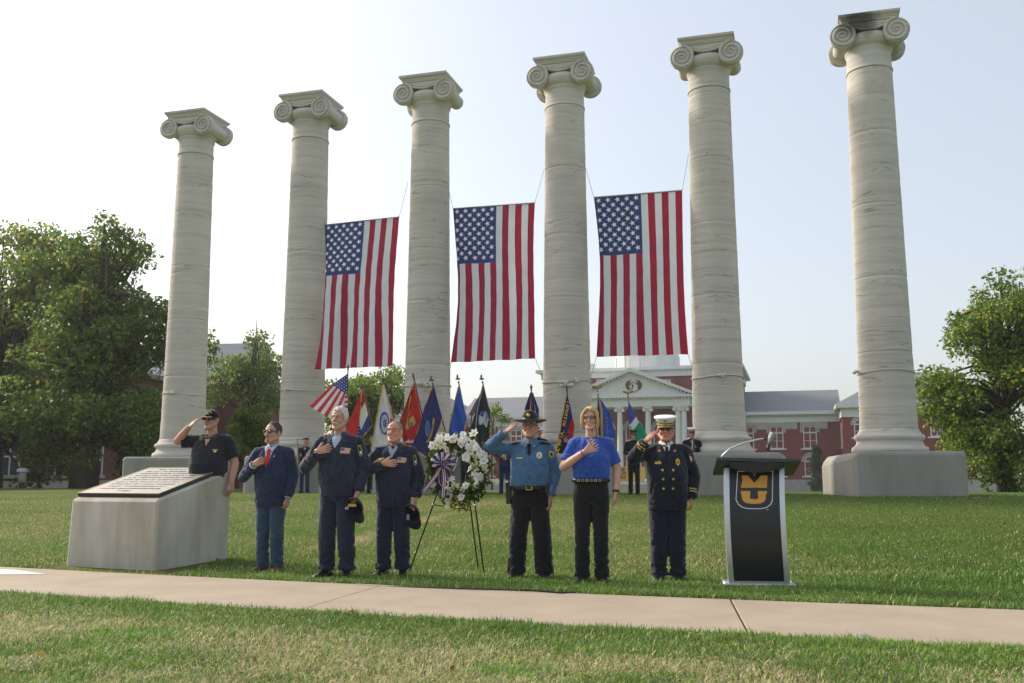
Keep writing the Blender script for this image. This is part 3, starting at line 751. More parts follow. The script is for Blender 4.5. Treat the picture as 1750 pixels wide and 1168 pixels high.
# wings and end pavilions, mirrored
VW, VP = 9.0, 1.0
uw1 = hz(1416, 740, VW)[0]; zr = hz(1360, 668, VW + 7)[1]; zee = hz(1360, 703, VW - .8)[1]; zen = hz(1360, 722, VW)[1]; zb = hz(1360, 820, VW)[1]
up0 = hz(1441, 740, VP)[0]; up1 = up0 + 21
wins = [hz(px, 740, VW)[0] for px in (1277, 1327, 1384)]
zw0, zw1 = hz(1350, 767, VW)[1], hz(1350, 729, VW)[1]; za0, za1 = hz(1384, 814, VW)[1], hz(1384, 779, VW)[1]
for s in (-1, 1):
    x0, x1 = sorted((s*cu*.96, s*(up0 + .2)))
    hb('wing_wall', brick, x0, x1, VW, VW + 14, zb, zen); hb('wing_base', trim2, x0 - .02, x1 + .02, VW - .25, VW + 14.2, -1, zb)
    hb('wing_frieze', trim, x0, x1, VW - .25, VW + 14.2, zen, zee - .5); hb('wing_cornice', trim, x0, x1, VW - 1.0, VW + 15, zee - .5, zee)
    MB().prism([(0, 0), (1, 0), (1, 1)], 0, 1)
    b = MB(); b.loft([[(x, VW - 1.0, zee + .004), (x, VW + 7, zr), (x, VW + 15, zee + .004)] for x in (x0, x1)]); b.build('wing_roof', slate, hall)
    for k in range(26): share('dentil', dn, hall, Matrix.Translation((x0 + .4 + k*(x1 - x0 - .8)/25, VW + .45, zee - .5 - (ze - .31))))
    for u in wins:
        window(s*u, zw0, zw1, 2.0, VW); window(s*u, za0, za1, 1.95, VW, arch=True)
    for k in range(4):
        u = s*(wins[0] + (wins[1] - wins[0])*(k - .5)); hb('frieze_panel', trim2, u - .95, u + .95, VW - .34, VW - .2, zen - 1.1, zen + .05)
    # end pavilion
    x0, x1 = sorted((s*up0, s*up1)); ze2 = hz(1460, 691, VP)[1]; zn2 = hz(1460, 713, VP)[1]
    hb('pavilion_wall', brick, x0, x1, VP, VP + 24, zb, zn2); hb('pavilion_base', trim2, x0 - .2, x1 + .2, VP - .2, VP + 24.2, -1, zb)
    hb('pavilion_frieze', trim, x0 - .2, x1 + .2, VP - .2, VP + 24.2, zn2, ze2 - .55); hb('pavilion_cornice', trim, x0 - .95, x1 + .95, VP - .95, VP + 25, ze2 - .55, ze2)
    mx = (x0 + x1)/2; b = MB()
    b.add([(x0 - .95, VP - .95, ze2 + .004), (x1 + .95, VP - .95, ze2 + .004), (x1 + .95, VP + 25, ze2 + .004), (x0 - .95, VP + 25, ze2 + .004), (mx - 2, VP + 11, ze2 + 5.6), (mx + 2, VP + 11, ze2 + 5.6)],
          [(0, 1, 5, 4), (1, 2, 5), (2, 3, 4, 5), (3, 0, 4), (0, 3, 2, 1)]); b.build('pavilion_roof', slate, hall)
    g = MB().prism([(mx - 6.5, ze2 + .01), (mx + 6.5, ze2 + .01), (mx, ze2 + 3.6)], VP - 1.0, VP + 6).build('gable', trim, hall)
    MB().prism([(mx - 5.0, ze2 + .35), (mx + 5.0, ze2 + .35), (mx, ze2 + 3.0)], VP - 1.06, VP - .99).build('gable_panel', trim2, g)
    for k, q in enumerate((2.4, 8.2, 12.8, 18.6)):
        u = s*(up0 + q); window(u, hz(1460, 748, VP)[1], hz(1460, 717, VP)[1], 1.7, VP, arch=True); window(u, za0, za1, 1.9, VP, arch=True)
    # window in the return wall facing the middle
    rw = bpy.data.objects.new('return_bay', None); C.objects.link(rw); rw.parent = hall; rw.location = (s*up0, VP + 4, 0); rw.rotation_euler = (0, 0, -s*R(90))
    bw = MB(); zq0, zq1 = hz(1432, 765, VP + 4)[1], hz(1432, 716, VP + 4)[1]
    outer = [(-.7, zq0), (.7, zq0)] + [(.7*math.cos(a), zq1 - .7 + .7*math.sin(a)) for a in np.linspace(0, math.pi, 9)]
    bw.prism(outer, -.06, .05); bw.build('pane', glass, rw)
    bf = MB(); bf.box(-.95, -.7, -.12, 0, zq0, zq1 - .6); bf.box(.7, .95, -.12, 0, zq0, zq1 - .6); bf.box(-1.1, 1.1, -.2, 0, zq0 - .2, zq0); bf.build('frame', trim, rw)
# yellow cloth banner hung on the portico steps
bu0, bz1 = hz(1040, 798, -3.5); bu1, bz0 = hz(1106, 822, -3.5)
ban = thing('yellow_banner', 'yellow banner with black lettering hung across the hall portico steps', 'banner', OH + RD*((bu0+bu1)/2) + RN*(-5.2) + Vector((0, 0, bz0)), ROW)
w_, h_ = bu1 - bu0, bz1 - bz0
b = MB(); b.loft([[(-w_/2 + w_*i/24, .05*math.sin(i*1.3) + .06*math.sin(i*.5 + j), h_*j/5) for i in range(25)] for j in range(6)], cap=False, closed=False)
b.build('cloth', mat('banner_yellow', (.62, .38, .06), .8, .12, 1.5, trans=.2), ban, smooth=True, fix=False)
blk = mat('black_print', (.02, .02, .02), .8, .1, 10)
def text_obj(s, size, m, parent, M, name='lettering', ext=.004, bold=0.0, align='CENTER'):
    cu_ = bpy.data.curves.new('lettering', 'FONT'); cu_.body = s; cu_.size = size; cu_.extrude = ext; cu_.align_x = align; cu_.align_y = 'CENTER'; cu_.offset = bold
    o = bpy.data.objects.new('tmp_text', cu_); C.objects.link(o); dg = bpy.context.evaluated_depsgraph_get(); me = bpy.data.meshes.new_from_object(o.evaluated_get(dg))
    bpy.data.objects.remove(o); me.materials.clear(); x = link(name, me, m, parent); x.matrix_local = M; return x
for k, s in enumerate(('RRE', 'OUT', 'CAY')):
    text_obj(s, .62, blk, ban, Matrix.Translation((-w_*.1, -.2, h_*(.78 - .28*k))) @ Matrix.Rotation(R(90), 4, 'X'), bold=.03)
hb('railing', trim, hz(1040, 822)[0], hz(1125, 822)[0], -5.0, -4.8, bz0 - .55, bz0 - .12)
# flagpole with a flag at half mast behind the row
fp = gp(1009, 110); flp = thing('flagpole', 'tall thin white flagpole with a flag at half mast before the hall', 'flagpole', fp)
hp_ = at(1009, 523, 110).z - fp.z
pole = MB().tube([(0, 0, 0), (0, 0, hp_)], [.09, .05], 8).build('pole', mat('pole_white', (.6, .6, .6), .4, .05, 3), flp)
MB().ell((0, 0, hp_ + .08), (.12, .12, .12), 10, 8).build('ball_finial', mat('pole_white', (.6, .6, .6)), flp, smooth=True)
zfz = at(1006, 590, 110).z - fp.z
for k in range(7): MB().box(-.62 - .02*k, -.08, -.02 + .1*math.sin(k), .02 + .1*math.sin(k), zfz + k*.2, zfz + k*.2 + .2).build('stripe', f_red if k % 2 == 0 else f_wht, flp) if k < 4 else MB().box(-.6 + .1*(k-4), -.08, -.02, .02, zfz + k*.2, zfz + k*.2 + .2).build('canton', f_blu, flp)

# ---------------------------------------------------------------- brick building on the left side of the lawn
bk2 = mat('old_brick', (.13, .045, .034), .92, .2, 1.5, bump=.2, bscale=8); band = mat('pale_stone_band', (.34, .32, .28), .9, .1, 2)
ob = Vector((-26.5, 44, 0)); ob.z = float(ground_z(ob.x, ob.y)) - .6
lb_ = thing('brick_building', 'long dark brick building with a slate spire behind the trees', 'building', ob, math.atan2(46, 4.5) )
Lb = 47; ez = 7.6 - ob.z; rz_ = 10.6 - ob.z           # local x runs along the wall, away from the camera; local y to the left
MB().box(-14, Lb, 0, 13, 0, ez).build('wall', bk2, lb_); MB().box(-14, Lb + .1, -.12, 13.1, 0, .9).build('stone_base', band, lb_)
for z in (3.2, 6.2): MB().box(-14, Lb + .05, -.10, 13.05, z, z + .32).build('stone_band', band, lb_)
MB().box(-14, Lb + .4, -.45, 13.4, ez, ez + .25).build('eaves', band, lb_)
b = MB(); b.loft([[(x, -.5, ez + .25), (x, 6.5, rz_ + .6), (x, 13.5, ez + .25)] for x in (-14, Lb + .4)]); b.build('roof', slate, lb_)
for k in range(14):
    x = -11 + k*4.2
    for z0, z1 in ((1.2, 3.0), (4.0, 6.0)):
        t = bpy.data.objects.new('window', None); C.objects.link(t); t.parent = lb_
        MB().box(x - .75, x + .75, -.03, .02, z0, z1).build('pane', glass, t)
        f = MB(); f.box(x - .85, x - .75, -.10, .01, z0, z1); f.box(x + .75, x + .85, -.10, .01, z0, z1); f.box(x - .05, x + .05, -.09, .01, z0, z1); f.box(x - .85, x + .85, -.10, .01, z1, z1 + .16); f.box(x - .75, x + .75, -.09, .01, (z0+z1)/2, (z0+z1)/2 + .08); f.build('frame', trim, t)
        MB().box(x - 1.0, x + 1.0, -.2, 0, z0 - .18, z0).build('sill', band, t)
# gabled bay and spired tower at the far end
gx = Lb - 12
MB().box(gx - 4, gx + 4, -2.5, 4, 0, ez + .6).build('bay_wall', bk2, lb_)
b = MB(); b.loft([[(gx - 4.4, y, ez + .6), (gx, y, ez + 4.4), (gx + 4.4, y, ez + .6)] for y in (-2.9, 6)]); b.build('bay_roof', slate, lb_)
tx = at(437, 600, 88); lt = lb_.matrix_basis.inverted() @ tx if False else None
spz = at(437, 572, 88).z - ob.z; tu = Vector((tx.x - ob.x, tx.y - ob.y, 0)); ax = Vector((math.cos(lb_.rotation_euler.z), math.sin(lb_.rotation_euler.z), 0)); ay = Vector((-ax.y, ax.x, 0))
lx, ly = tu.dot(ax), tu.dot(ay)
tw = MB().box(lx - 2.0, lx + 2.0, ly - 2.0, ly + 2.0, 0, spz - 5.4).build('tower', bk2, lb_)
MB().lathe([(3.1, spz - 5.5), (2.7, spz - 5.0), (.05, spz)], 4).xform(Matrix.Translation((lx, ly, 0)) @ Matrix.Rotation(R(45), 4, 'Z')).build('spire', slate, tw)
MB().tube([(lx, ly, spz - .1), (lx, ly, spz + 1.5)], [.06, .02], 6).build('finial', bearm, tw)

# path lamp among the trees
lp = gp(37, 40); lamp = thing('path_lamp', 'dark post lamp with a pale domed top under the trees', 'lamp', lp)
zl_ = at(37, 800, 40).z - lp.z
MB().lathe([(.10, -.2), (.10, .5), (.055, .6), (.05, zl_ - .75), (.11, zl_ - .7), (.11, zl_ - .62)], 12).build('post', mat('lamp_iron', (.03, .03, .03), .5, .1, 5), lamp)
MB().lathe([(.10, zl_ - .62), (.16, zl_ - .5), (.16, zl_ - .2), (.15, zl_ - .17)], 14).build('globe', mat('lamp_glass', (.35, .34, .30), .2, .1, 4), lamp, smooth=True)
MB().lathe([(.25, zl_ - .18), (.235, zl_ - .1), (.16, zl_ - .02), (.02, zl_)], 16).build('domed_cap', mat('lamp_cap', (.45, .50, .58), .3, .05, 4), lamp, smooth=True)

# ---------------------------------------------------------------- grass
grassm = mat('grass_blade', (.1, .2, .03), .6, trans=.28, attr=True, spec=.25)
def blades(n, xr, yr, hgt, wid, lean, seed, keep=None, two=True, name='lawn_grass', zoff=0.0):
    rng = np.random.default_rng(seed)
    # denser where nearer: sample screen-evenly in 1/y
    if yr[1]/yr[0] > 1.5: y = 1/ (1/yr[1] + (1/yr[0] - 1/yr[1]) * rng.random(n))
    else: y = rng.uniform(*yr, n)
    x = rng.uniform(-1, 1, n) * (xr[0] + xr[1]*y)
    ok = ~((y < far_y(x) + .03 - .05*rng.random(n)) & (y > near_y(x) - .02 + .05*rng.random(n)))
    # keep off the block and thin out on bare earth
    q = on_z(264, 976); ok &= ~((x > q.x - 1.40) & (x < q.x + .42) & (y > 11.12 - (x - q.x)*.42 + .0) & (y < 12.9))
    ok &= rng.random(n) > dirt_mask(x, y)*.93
    sm_ = np.clip((fbm(x*2.2, y*2.2, 40) - .56) / .1, 0, 1) * (y < 8.5)
    ok &= rng.random(n) > sm_*.55
    if keep is not None: ok &= keep(x, y, rng)
    x, y = x[ok], y[ok]; n = len(x); z = ground_z(x, y) + zoff
    dry = dry_mask(x, y); isdry = rng.random(n) < dry*.85 + .05
    clump = fbm(x*3.1, y*3.1, 31)
    h = hgt * rng.uniform(.45, 1.25, n) * (.65 + .8*clump); w = wid * rng.uniform(.6, 1.4, n)
    th = rng.uniform(0, 2*np.pi, n) + 2.0*fbm(x*1.1, y*1.1, 55); le = np.clip(lean * rng.uniform(.35, 1.5, n) + .25*isdry, 0, 1.45)
    d = np.c_[np.cos(th), np.sin(th), np.zeros(n)]; sd = np.c_[-np.sin(th), np.cos(th), np.zeros(n)] * (w/2)[:, None]
    up = np.array([0, 0, 1.0]); P = np.c_[x, y, z]
    m = P + (d*np.sin(le*.55)[:, None] + up*np.cos(le*.55)[:, None]) * (h*.5)[:, None]
    e = m + (d*np.sin(le*1.25)[:, None] + up*np.cos(le*1.25)[:, None]) * (h*.5)[:, None]
    g = np.where(rng.random(n)[:, None] < .5, np.array([.145, .255, .030]), np.array([.22, .295, .050])) * rng.uniform(.65, 1.4, (n, 1))
    blu = (rng.random(n) < .12)[:, None]; g = np.where(blu, np.array([.13, .19, .11])*rng.uniform(.8, 1.2, (n, 1)), g)
    g = g * (.70 + .60*fbm(x*.75, y*.9, 61))[:, None] * np.array([.86, 1.02, .92]); s_pale = fbm(x*2.3, y*2.3, 71)
    right = np.clip((x - 2.5)/3, 0, 1)[:, None]; g = g*(1 - right*np.array([.46, .34, .40]))
    s = np.array([.60, .53, .30]) * rng.uniform(.55, 1.25, (n, 1))
    c = np.where(isdry[:, None], s, g)
    if two:
        V = np.stack([P - sd, P + sd, m - sd*.85, m + sd*.85, e - sd*.12, e + sd*.12], 1).reshape(-1, 3); k = np.arange(n)[:, None]*6
        F = np.concatenate([k + [0, 1, 3, 2], k + [2, 3, 5, 4]], 0); Kc = np.repeat(c, 6, axis=0)
    else:
        V = np.stack([P - sd, P + sd, e + sd*.2, e - sd*.2], 1).reshape(-1, 3); F = np.arange(n)[:, None]*4 + [0, 1, 2, 3]; Kc = np.repeat(c, 4, axis=0)
    return tag(npmesh(name, V, F, grassm, cols=Kc), 'short mown lawn grass, green with dry straw patches' if name == 'lawn_grass' else 'green grass fringe along the edge of the path', 'grass', kind='stuff')
blades(270000, (.25, .56), (4.6, 9.9), .056, .0056, 1.15, 1)
edge = lambda x, y, r: (np.abs(y - (near_y(x) - .22)) < .22 * r.random(len(x))**.7) | (np.abs(y - (far_y(x) + .15)) < .15)
o = blades(330000, (.25, .56), (5.2, 12.2), .060, .0060, .75, 2, keep=edge, name='path_edge_grass')
blades(170000, (.5, .57), (9.0, 27.5), .045, .010, .85, 3, two=False)

# a few fallen leaves on the turf
rng = np.random.default_rng(77); n = 70; x = rng.uniform(-4.5, 4.5, n); y = rng.uniform(5.3, 13, n); x = x*(.35 + y/16)
P = np.c_[x, y, ground_z(x, y) + .035]; P = P[(y < near_y(x) - .05) | (y > far_y(x) + .1)]
V, F, Kc = leaf_cloud(P, np.full(len(P), .004), 1, .05, (.22, .12, .04), (.42, .32, .08), rng, .3); tag(npmesh('fallen_leaves', V, F, leafm, cols=Kc), 'few brown fallen leaves scattered on the lawn', 'leaves', kind='stuff')
# ---------------------------------------------------------------- people
from mathutils.bvhtree import BVHTree
def remesh(mb, voxel, smooth=4, wrinkle=0.0, wsc=(10, 10, 14), seed=0, wz=None):
    me = mb.mesh('tmp'); b = bmesh.new(); b.from_mesh(me); bmesh.ops.recalc_face_normals(b, faces=b.faces[:]); b.to_mesh(me); b.free()
    o = bpy.data.objects.new('tmp_remesh', me); C.objects.link(o)
    m = o.modifiers.new('r', 'REMESH'); m.mode = 'VOXEL'; m.voxel_size = voxel
    s = o.modifiers.new('s', 'SMOOTH'); s.factor = .5; s.iterations = smooth
    dg = bpy.context.evaluated_depsgraph_get(); out = bpy.data.meshes.new_from_object(o.evaluated_get(dg)); bpy.data.objects.remove(o); bpy.data.meshes.remove(me)
    if wrinkle:
        n = len(out.vertices); co = np.empty(n*3, np.float32); out.vertices.foreach_get('co', co); co = co.reshape(-1, 3)
        no = np.empty(n*3, np.float32); out.vertex_normals.foreach_get('vector', no); no = no.reshape(-1, 3)
        w = np.array([mnoise.noise(Vector((c[0]*wsc[0] + seed*5, c[1]*wsc[1], c[2]*wsc[2] + c[0]*6))) + .5*mnoise.noise(Vector((c[0]*wsc[0]*2.3 - c[2]*9, c[1]*wsc[1]*2.3, c[2]*wsc[2]*1.8 + seed))) for c in co])
        w = .25 - 1.0*np.clip(1 - 4.0*np.abs(w), 0, 1) - .25*np.abs(w)
        if wz is not None: w = w * wz(co)
        co = co + no * (w * wrinkle)[:, None]; out.vertices.foreach_set('co', co.astype(np.float32).ravel()); out.update()
    out.polygons.foreach_set('use_smooth', [True]*len(out.polygons)); out.materials.clear()
    return out
def merge(me, mb):
    """append the shapes of mb to mesh me"""
    b = bmesh.new(); b.from_mesh(me); m2 = mb.mesh('t'); c = bmesh.new(); c.from_mesh(m2); bmesh.ops.recalc_face_normals(c, faces=c.faces[:]); c.to_mesh(m2); c.free()
    b.from_mesh(m2); b.to_mesh(me); b.free(); bpy.data.meshes.remove(m2); me.polygons.foreach_set('use_smooth', [True]*len(me.polygons)); return me
def sell(z, cx, cy, rx, ry, n=28, p=2.4):
    return [(cx + rx*math.copysign(abs(math.cos(a))**(2/p), math.cos(a)), cy + ry*math.copysign(abs(math.sin(a))**(2/p), math.sin(a)), z) for a in np.linspace(0, 2*math.pi, n, endpoint=False)]
def hand(mb, wrist, f, l, curl=.12, spread=.10, thumb=.5, s=1.0, thumb_in=.0, curls=None):
    s = s*.95; w = Vector(wrist); f = Vector(f).normalized(); l = Vector(l); l = (l - f*l.dot(f)).normalized(); n = f.cross(l)   # n: one side of the palm
    if thumb_in < 0: n = -n; thumb_in = -thumb_in
    def ring(d, ww, tt): return [w + f*d + l*(ww*math.cos(a)) + n*(tt*math.sin(a)) for a in np.linspace(0, 2*math.pi, 14, endpoint=False)]
    mb.loft([ring(-.03*s, .027*s, .021*s), ring(0, .030*s, .020*s), ring(.03*s, .038*s, .019*s), ring(.07*s, .043*s, .016*s), ring(.095*s, .042*s, .012*s), ring(.104*s, .034*s, .006*s)])
    for k, (off, ln, lat) in enumerate(((.032, .072, .9), (.0105, .082, .25), (-.0115, .075, -.35), (-.032, .060, -1.0))):
        c = curls[k] if curls else curl
        b = w + f*(.088 - .006*abs(lat))*s + l*off*s; d = (f + l*lat*spread).normalized(); pts = [b - d*.02*s, b]; rr = [.0095*s, .0096*s]; a = 0.0
        for q, seg in enumerate((.45, .30, .25)):
            a += c * (1.0 if q else .8); dd = d*math.cos(a) + n*math.sin(a); b = b + dd*ln*seg*s; pts.append(b); rr.append((.0090, .0082, .0062)[q]*s)
        pts.append(b + dd*.004*s); rr.append(.002*s); mb.tube(pts, rr, 8)
    b = w + f*.022*s + l*.026*s; d = (f*math.cos(thumb) + l*math.sin(thumb) + n*thumb_in).normalized()
    e = b + d*.045*s; d2 = (d + f*.35).normalized(); g = e + d2*.032*s
    mb.tube([b - d*.012*s, b, b.lerp(e, .5), e, e.lerp(g, .6), g, g + d2*.004*s], [.013*s, .0145*s, .013*s, .0115*s, .0105*s, .008*s, .002*s], 8)
SKIN = {}
def skin(nm, c): return mat('skin_' + nm, c, .55, .12, 14, spec=.35, bump=.12, bscale=50)
def cloth(nm, c, var=.10, rough=.85): return mat('cloth_' + nm, c, rough, var, 5, sheen=.25, spec=.15, bump=.12, bscale=70)
class Person:
    def __init__(s, label, px, py_head, d, turn=0.0, hat=0.0, build=1.0, group=None, lod=1.0, feet=.11, lean=0.0):
        p = at(px, 900, d); z = float(ground_z(p.x, p.y)); s.root = thing('person', label, 'person', (p.x, p.y, z - .005), turn, group)
        s.h = at(px, py_head, d).z - z - hat; s.k = s.h / 1.80; s.b = build; s.lod = lod; s.feet = feet; s.seed = int(px); s.lean = lean
        s.flesh = MB(); s.hands = MB(); s.bv = None
    def P(s, x, y, z): return Vector((x, y, z)) * s.k
    def obj(s, name, me, m, parent=None): return link(name, me, m, parent or s.root, True)
    # --- lower body
    def legs(s, m, r_hip=.100, r_knee=.078, r_ank=.070, cuff=.045, top=1.0, wr=.010, shoe=None, shoe_h=.10, bell=0):
        k, b = s.k, s.b; mb = MB(); fx = s.feet
        rings = [sell(z*k, 0, cy*k, rx*k*b, ry*k*b) for z, cy, rx, ry in ((.80, .005, .165, .110), (.90, .005, .182, .128), (.97, -.005, .178, .132), (top, -.01, .172, .130))]
        mb.loft(rings)
        for sx in (-1, 1):
            hp, kn, an = s.P(sx*.088*b, .005, .87), s.P(sx*(.088*b*.4 + fx*.6), -.015, .50), s.P(sx*fx, .02, cuff + .06)
            mb.cap(hp, r_hip*k*b, kn, r_knee*k*(.5 + .5*b)); mb.cap(kn, r_knee*k*(.5 + .5*b), an, (r_ank + bell)*k)
            mb.tube([an + Vector((0, 0, .03)), s.P(sx*fx, .015, cuff)], [(r_ank + bell)*k, (r_ank + .008 + bell)*k], 14)
        me = remesh(mb, .0125/s.lod, 3, wr, (6, 6, 11), s.seed, wz=lambda co: .5 + 1.0*np.clip((.62*k - co[:, 2])/(.5*k), 0, 1)) if s.lod > .7 else remesh(mb, .022, 3)
        s.obj('trousers', me, m)
        for sx in (-1, 1):
            t = MB(); a = sx*.32; c_, s_ = math.cos(a), math.sin(a); base = s.P(sx*fx, .02, 0)
            prof = [(.085, .030, .035), (.075, .040, .055), (.03, .044, .085), (-.03, .045, .082), (-.09, .048, .062), (-.15, .046, .046), (-.19, .032, .034), (-.205, .014, .02)]
            rr = []
            for y, w, hh in prof:
                rr.append([(base.x + (x_*c_ - y*s_)*k, base.y + (x_*s_ + y*c_)*k, max(zz, 0)*k) for x_, zz in [(w*math.cos(q), hh*.5 + hh*.5*math.sin(q)) for q in np.linspace(0, 2*math.pi, 14, endpoint=False)]])
            sh = t.loft(rr).build('shoe', shoe or MATS['shoe'], s.root, smooth=True)
            so_ = MB()
            so_.loft([[(base.x + (x_*c_ - y*s_)*k, base.y + (x_*s_ + y*c_)*k, zz*k) for x_, zz in ((-w*1.04, 0), (w*1.04, 0), (w*1.04, .016), (-w*1.04, .016))] for y, w, hh in prof]).build('sole', MATS['sole'], sh)
    # --- upper garment with sleeves; arms = {-1: (shoulder, elbow, wrist), 1: ...}
    def top(s, name, m, rings, arms, sl=(.080, .064, .052), short=False, wr=.007, sh=.18, voxel=.0115, open_cuff=.0, shz=1.448, arm_r=(.052, .045, .031)):
        k, b = s.k, s.b; mb = MB()
        mb.loft([sell(z*k, cx*k, cy*k, rx*k*b, ry*k*b) for z, cx, cy, rx, ry in rings])
        for sx in (-1, 1):
            S, E, W = arms[sx]; S, E, W = s.P(*S), s.P(*E), s.P(*W); q = (.6 + .4*b)
            mb.cap(s.P(sx*.05, .008, shz + .012), .066*k, S, sl[0]*k*q)
            if short:
                e = S.lerp(E, .78); mb.cap(S, sl[0]*k*q, S.lerp(E, .5), sl[0]*k*.98*q); mb.tube([S.lerp(E, .4), e], [sl[0]*k*.98*q, sl[0]*k*1.02*q], 16)
            else:
                mb.cap(S, sl[0]*k*q, E, sl[1]*k*q); e = W - (W - E).normalized()*.012*k; mb.cap(E, sl[1]*k*q, E.lerp(e, .85), sl[2]*k*1.05); mb.tube([E.lerp(e, .75), e], [sl[2]*k*1.06, sl[2]*k*1.04], 16)
            fl = s.flesh; fl.cap(s.P(sx*.06, .01, 1.42), .05*k, S, arm_r[0]*k*.9); fl.cap(S, arm_r[0]*k*.95, E, arm_r[1]*k); fl.cap(E, arm_r[1]*k, E.lerp(W, .35), arm_r[1]*k*1.0); fl.cap(E.lerp(W, .35), arm_r[1]*k, W, arm_r[2]*k*.93)
        me = remesh(mb, voxel/s.lod, 3, wr, (9, 9, 7), s.seed + 3) if s.lod > .7 else remesh(mb, .02, 2)
        s.shirt = s.obj(name, me, m); s.bv = BVHTree.FromPolygons([v.co for v in me.vertices], [p.vertices for p in me.polygons]); return s.shirt
    def hand(s, side, wrist, f, l, **kw): hand(s.hands, s.P(*wrist), f, l, s=s.k*1.0, **kw)
    # --- head
    def head(s, sk, yaw=-.4, pitch=.10, c=(0, -.015), jowl=0.0, nose=1.0, wide=1.0, ears=True, eyes=True, brow=None, neck_r=.066, tilt=0.0, lip=(.36, .16, .13), hs=1.04):
        k = s.k; hc = Vector((c[0]*k, c[1]*k, s.h - .122*hs)); s.hc = hc
        s.HM = Matrix.Translation(hc) @ Matrix.Rotation(yaw, 4, 'Z') @ Matrix.Rotation(-pitch, 4, 'X') @ Matrix.Rotation(tilt, 4, 'Y') @ Matrix.Scale(hs, 4)
        f = MB(); W = wide
        f.ell((0, .018, .036), (.0760*W, .096, .086), 20, 14); f.ell((0, -.018, -.030), (.0625*W, .066, .078), 18, 12); f.ell((0, -.045, .045), (.060*W, .045, .055), 14, 10)
        f.ell((0, -.052, -.068), (.040*W, .034, .044), 14, 10); f.ell((0, -.076, -.106), (.024*W, .020, .018), 12, 8); f.ell((0, -.045, -.098), (.036*W, .040, .020), 12, 8)
        for sx in (-1, 1):
            f.ell((sx*.037*W, -.060, -.026), (.026, .026, .026), 12, 8)
            f.cap((sx*.056*W, .004, -.052), .020 + jowl, (sx*.022*W, -.066, -.102), .017 + jowl*.7, 10)
            f.cap((sx*.046*W, -.072, .030), .012, (sx*.012, -.086, .030), .013, 8)
            if ears: f.ell((sx*.078*W, .012, -.008), (.011, .022, .034), 10, 8, Euler((.15, 0, sx*-.35)))
            f.ell((sx*.012*nose, -.098, -.030), (.010*nose, .012, .009), 8, 6)
        f.cap((0, -.088, .020), .008, (0, -.108*(.5 + .5*nose) - .004, -.026), .0115*nose, 8); f.cap((0, -.084, -.044), .011, (0, -.086, -.052), .012, 8)
        f.cap((-.020*W, -.083, -.062), .0075, (.020*W, -.083, -.062), .0075, 8); f.cap((-.015*W, -.083, -.073), .0085, (.015*W, -.083, -.073), .0085, 8)
        if jowl: f.ell((0, -.022, -.108), (.046, .045, .014 + jowl), 12, 8)
        f.xform(s.HM); s.flesh.v and None
        s.flesh.add(f.v, f.f)
        n0, n1 = s.P(0, .030, 1.44), s.HM @ Vector((0, .030, -.060))
        s.flesh.cap(n0, (neck_r + .006)*k, n1, (neck_r - .006)*k)
        s.flesh.loft([sell(z*k, 0, .01*k, rx*k, ry*k, 16) for z, rx, ry in ((.84, .05, .05), (.95, .10, .07), (1.2, .11, .08), (1.42, .11, .06))])
        for sx in (-1, 1): s.flesh.cap(s.P(sx*.07, .01, .92), .05, s.P(sx*s.feet, .02, .10), .028)
        me = remesh(s.flesh, (.0062 if s.lod > .7 else .011), 2); merge(me, s.hands); body = s.obj('body', me, sk); s.body = body
        def hp(mb, name, m, par=None): return mb.xform(s.HM).build(name, m, par or body, smooth=True)
        s.hp = hp
        if eyes and s.lod > .7:
            for sx in (-1, 1):
                e = hp(MB().ell((sx*.030*W, -.0835, .006), (.0115, .007, .0042), 12, 8), 'eye', MATS['eye_white']); hp(MB().ell((sx*.030*W - .001, -.0897, .006), (.0042, .0022, .0042), 10, 6), 'iris', MATS['iris'], e)
                hp(MB().tube([(sx*.030*W + (q - .5)*.030, -.088 + .012*abs(q - .5)**2*4, .0112 - .012*abs(q-.5)**2) for q in np.linspace(0, 1, 6)], .0036, 6), 'eyelid', sk, e)
        if brow is not None:
            for sx in (-1, 1): hp(MB().tube([(sx*(.013 + .036*q)*W, -.0985 + .014*q, .026 + .006*math.sin(q*3)) for q in np.linspace(0, 1, 5)], [.003, .0045, .0045, .004, .002], 6), 'eyebrow', brow)
        if s.lod > .7: hp(MB().tube([(-.022*W, -.086, -.063), (-.010, -.0915, -.0622), (0, -.0922, -.0632), (.010, -.0915, -.0622), (.022*W, -.086, -.063)], [.001, .0026, .003, .0026, .001], 6), 'lips', mat('lips_%d' % s.seed, lip, .5, .1, 20))
        return body
    def hair(s, m, front=.082, side=-.01, back=-.07, r=1.07, puff=.0, name='hair', part=0.0, rough=.004, temple=-.03):
        """shell of hair over the skull: keeps the faces above a hairline that drops from the brow to the nape"""
        mb = MB(); vs = []; fs = []; nu, nv = 44, 26
        for i in range(nv + 1):
            th = math.pi*i/nv
            for j in range(nu):
                ph = 2*math.pi*j/nu; x, y, z = math.sin(th)*math.cos(ph), math.sin(th)*math.sin(ph), math.cos(th)
                g = r + puff*max(0, z) + rough/.08*mnoise.noise(Vector((x*5 + s.seed, y*5, z*5)))*1.0 + rough/.12*mnoise.noise(Vector((x*14, y*14 + s.seed, z*4)))
                vs.append((x*.0765*g, .018 + y*.097*g, .036 + z*.086*g*(1 + puff)))
        def keep(v):
            x, y, z = v; t = (y + .08)/.19                 # 0 front, 1 back
            lim = front if t < .12 else (front + (side - front)*min(1, (t - .12)/.22) if t < .34 else side + (back - side)*min(1, (t - .34)/.4))
            if abs(x) > .05 and y < temple: lim = min(lim, front - .03)
            return z > lim
        for i in range(nv):
            for j in range(nu):
                q = (i*nu + j, i*nu + (j+1) % nu, (i+1)*nu + (j+1) % nu, (i+1)*nu + j)
                if all(keep(vs[a]) for a in q): fs.append(q)
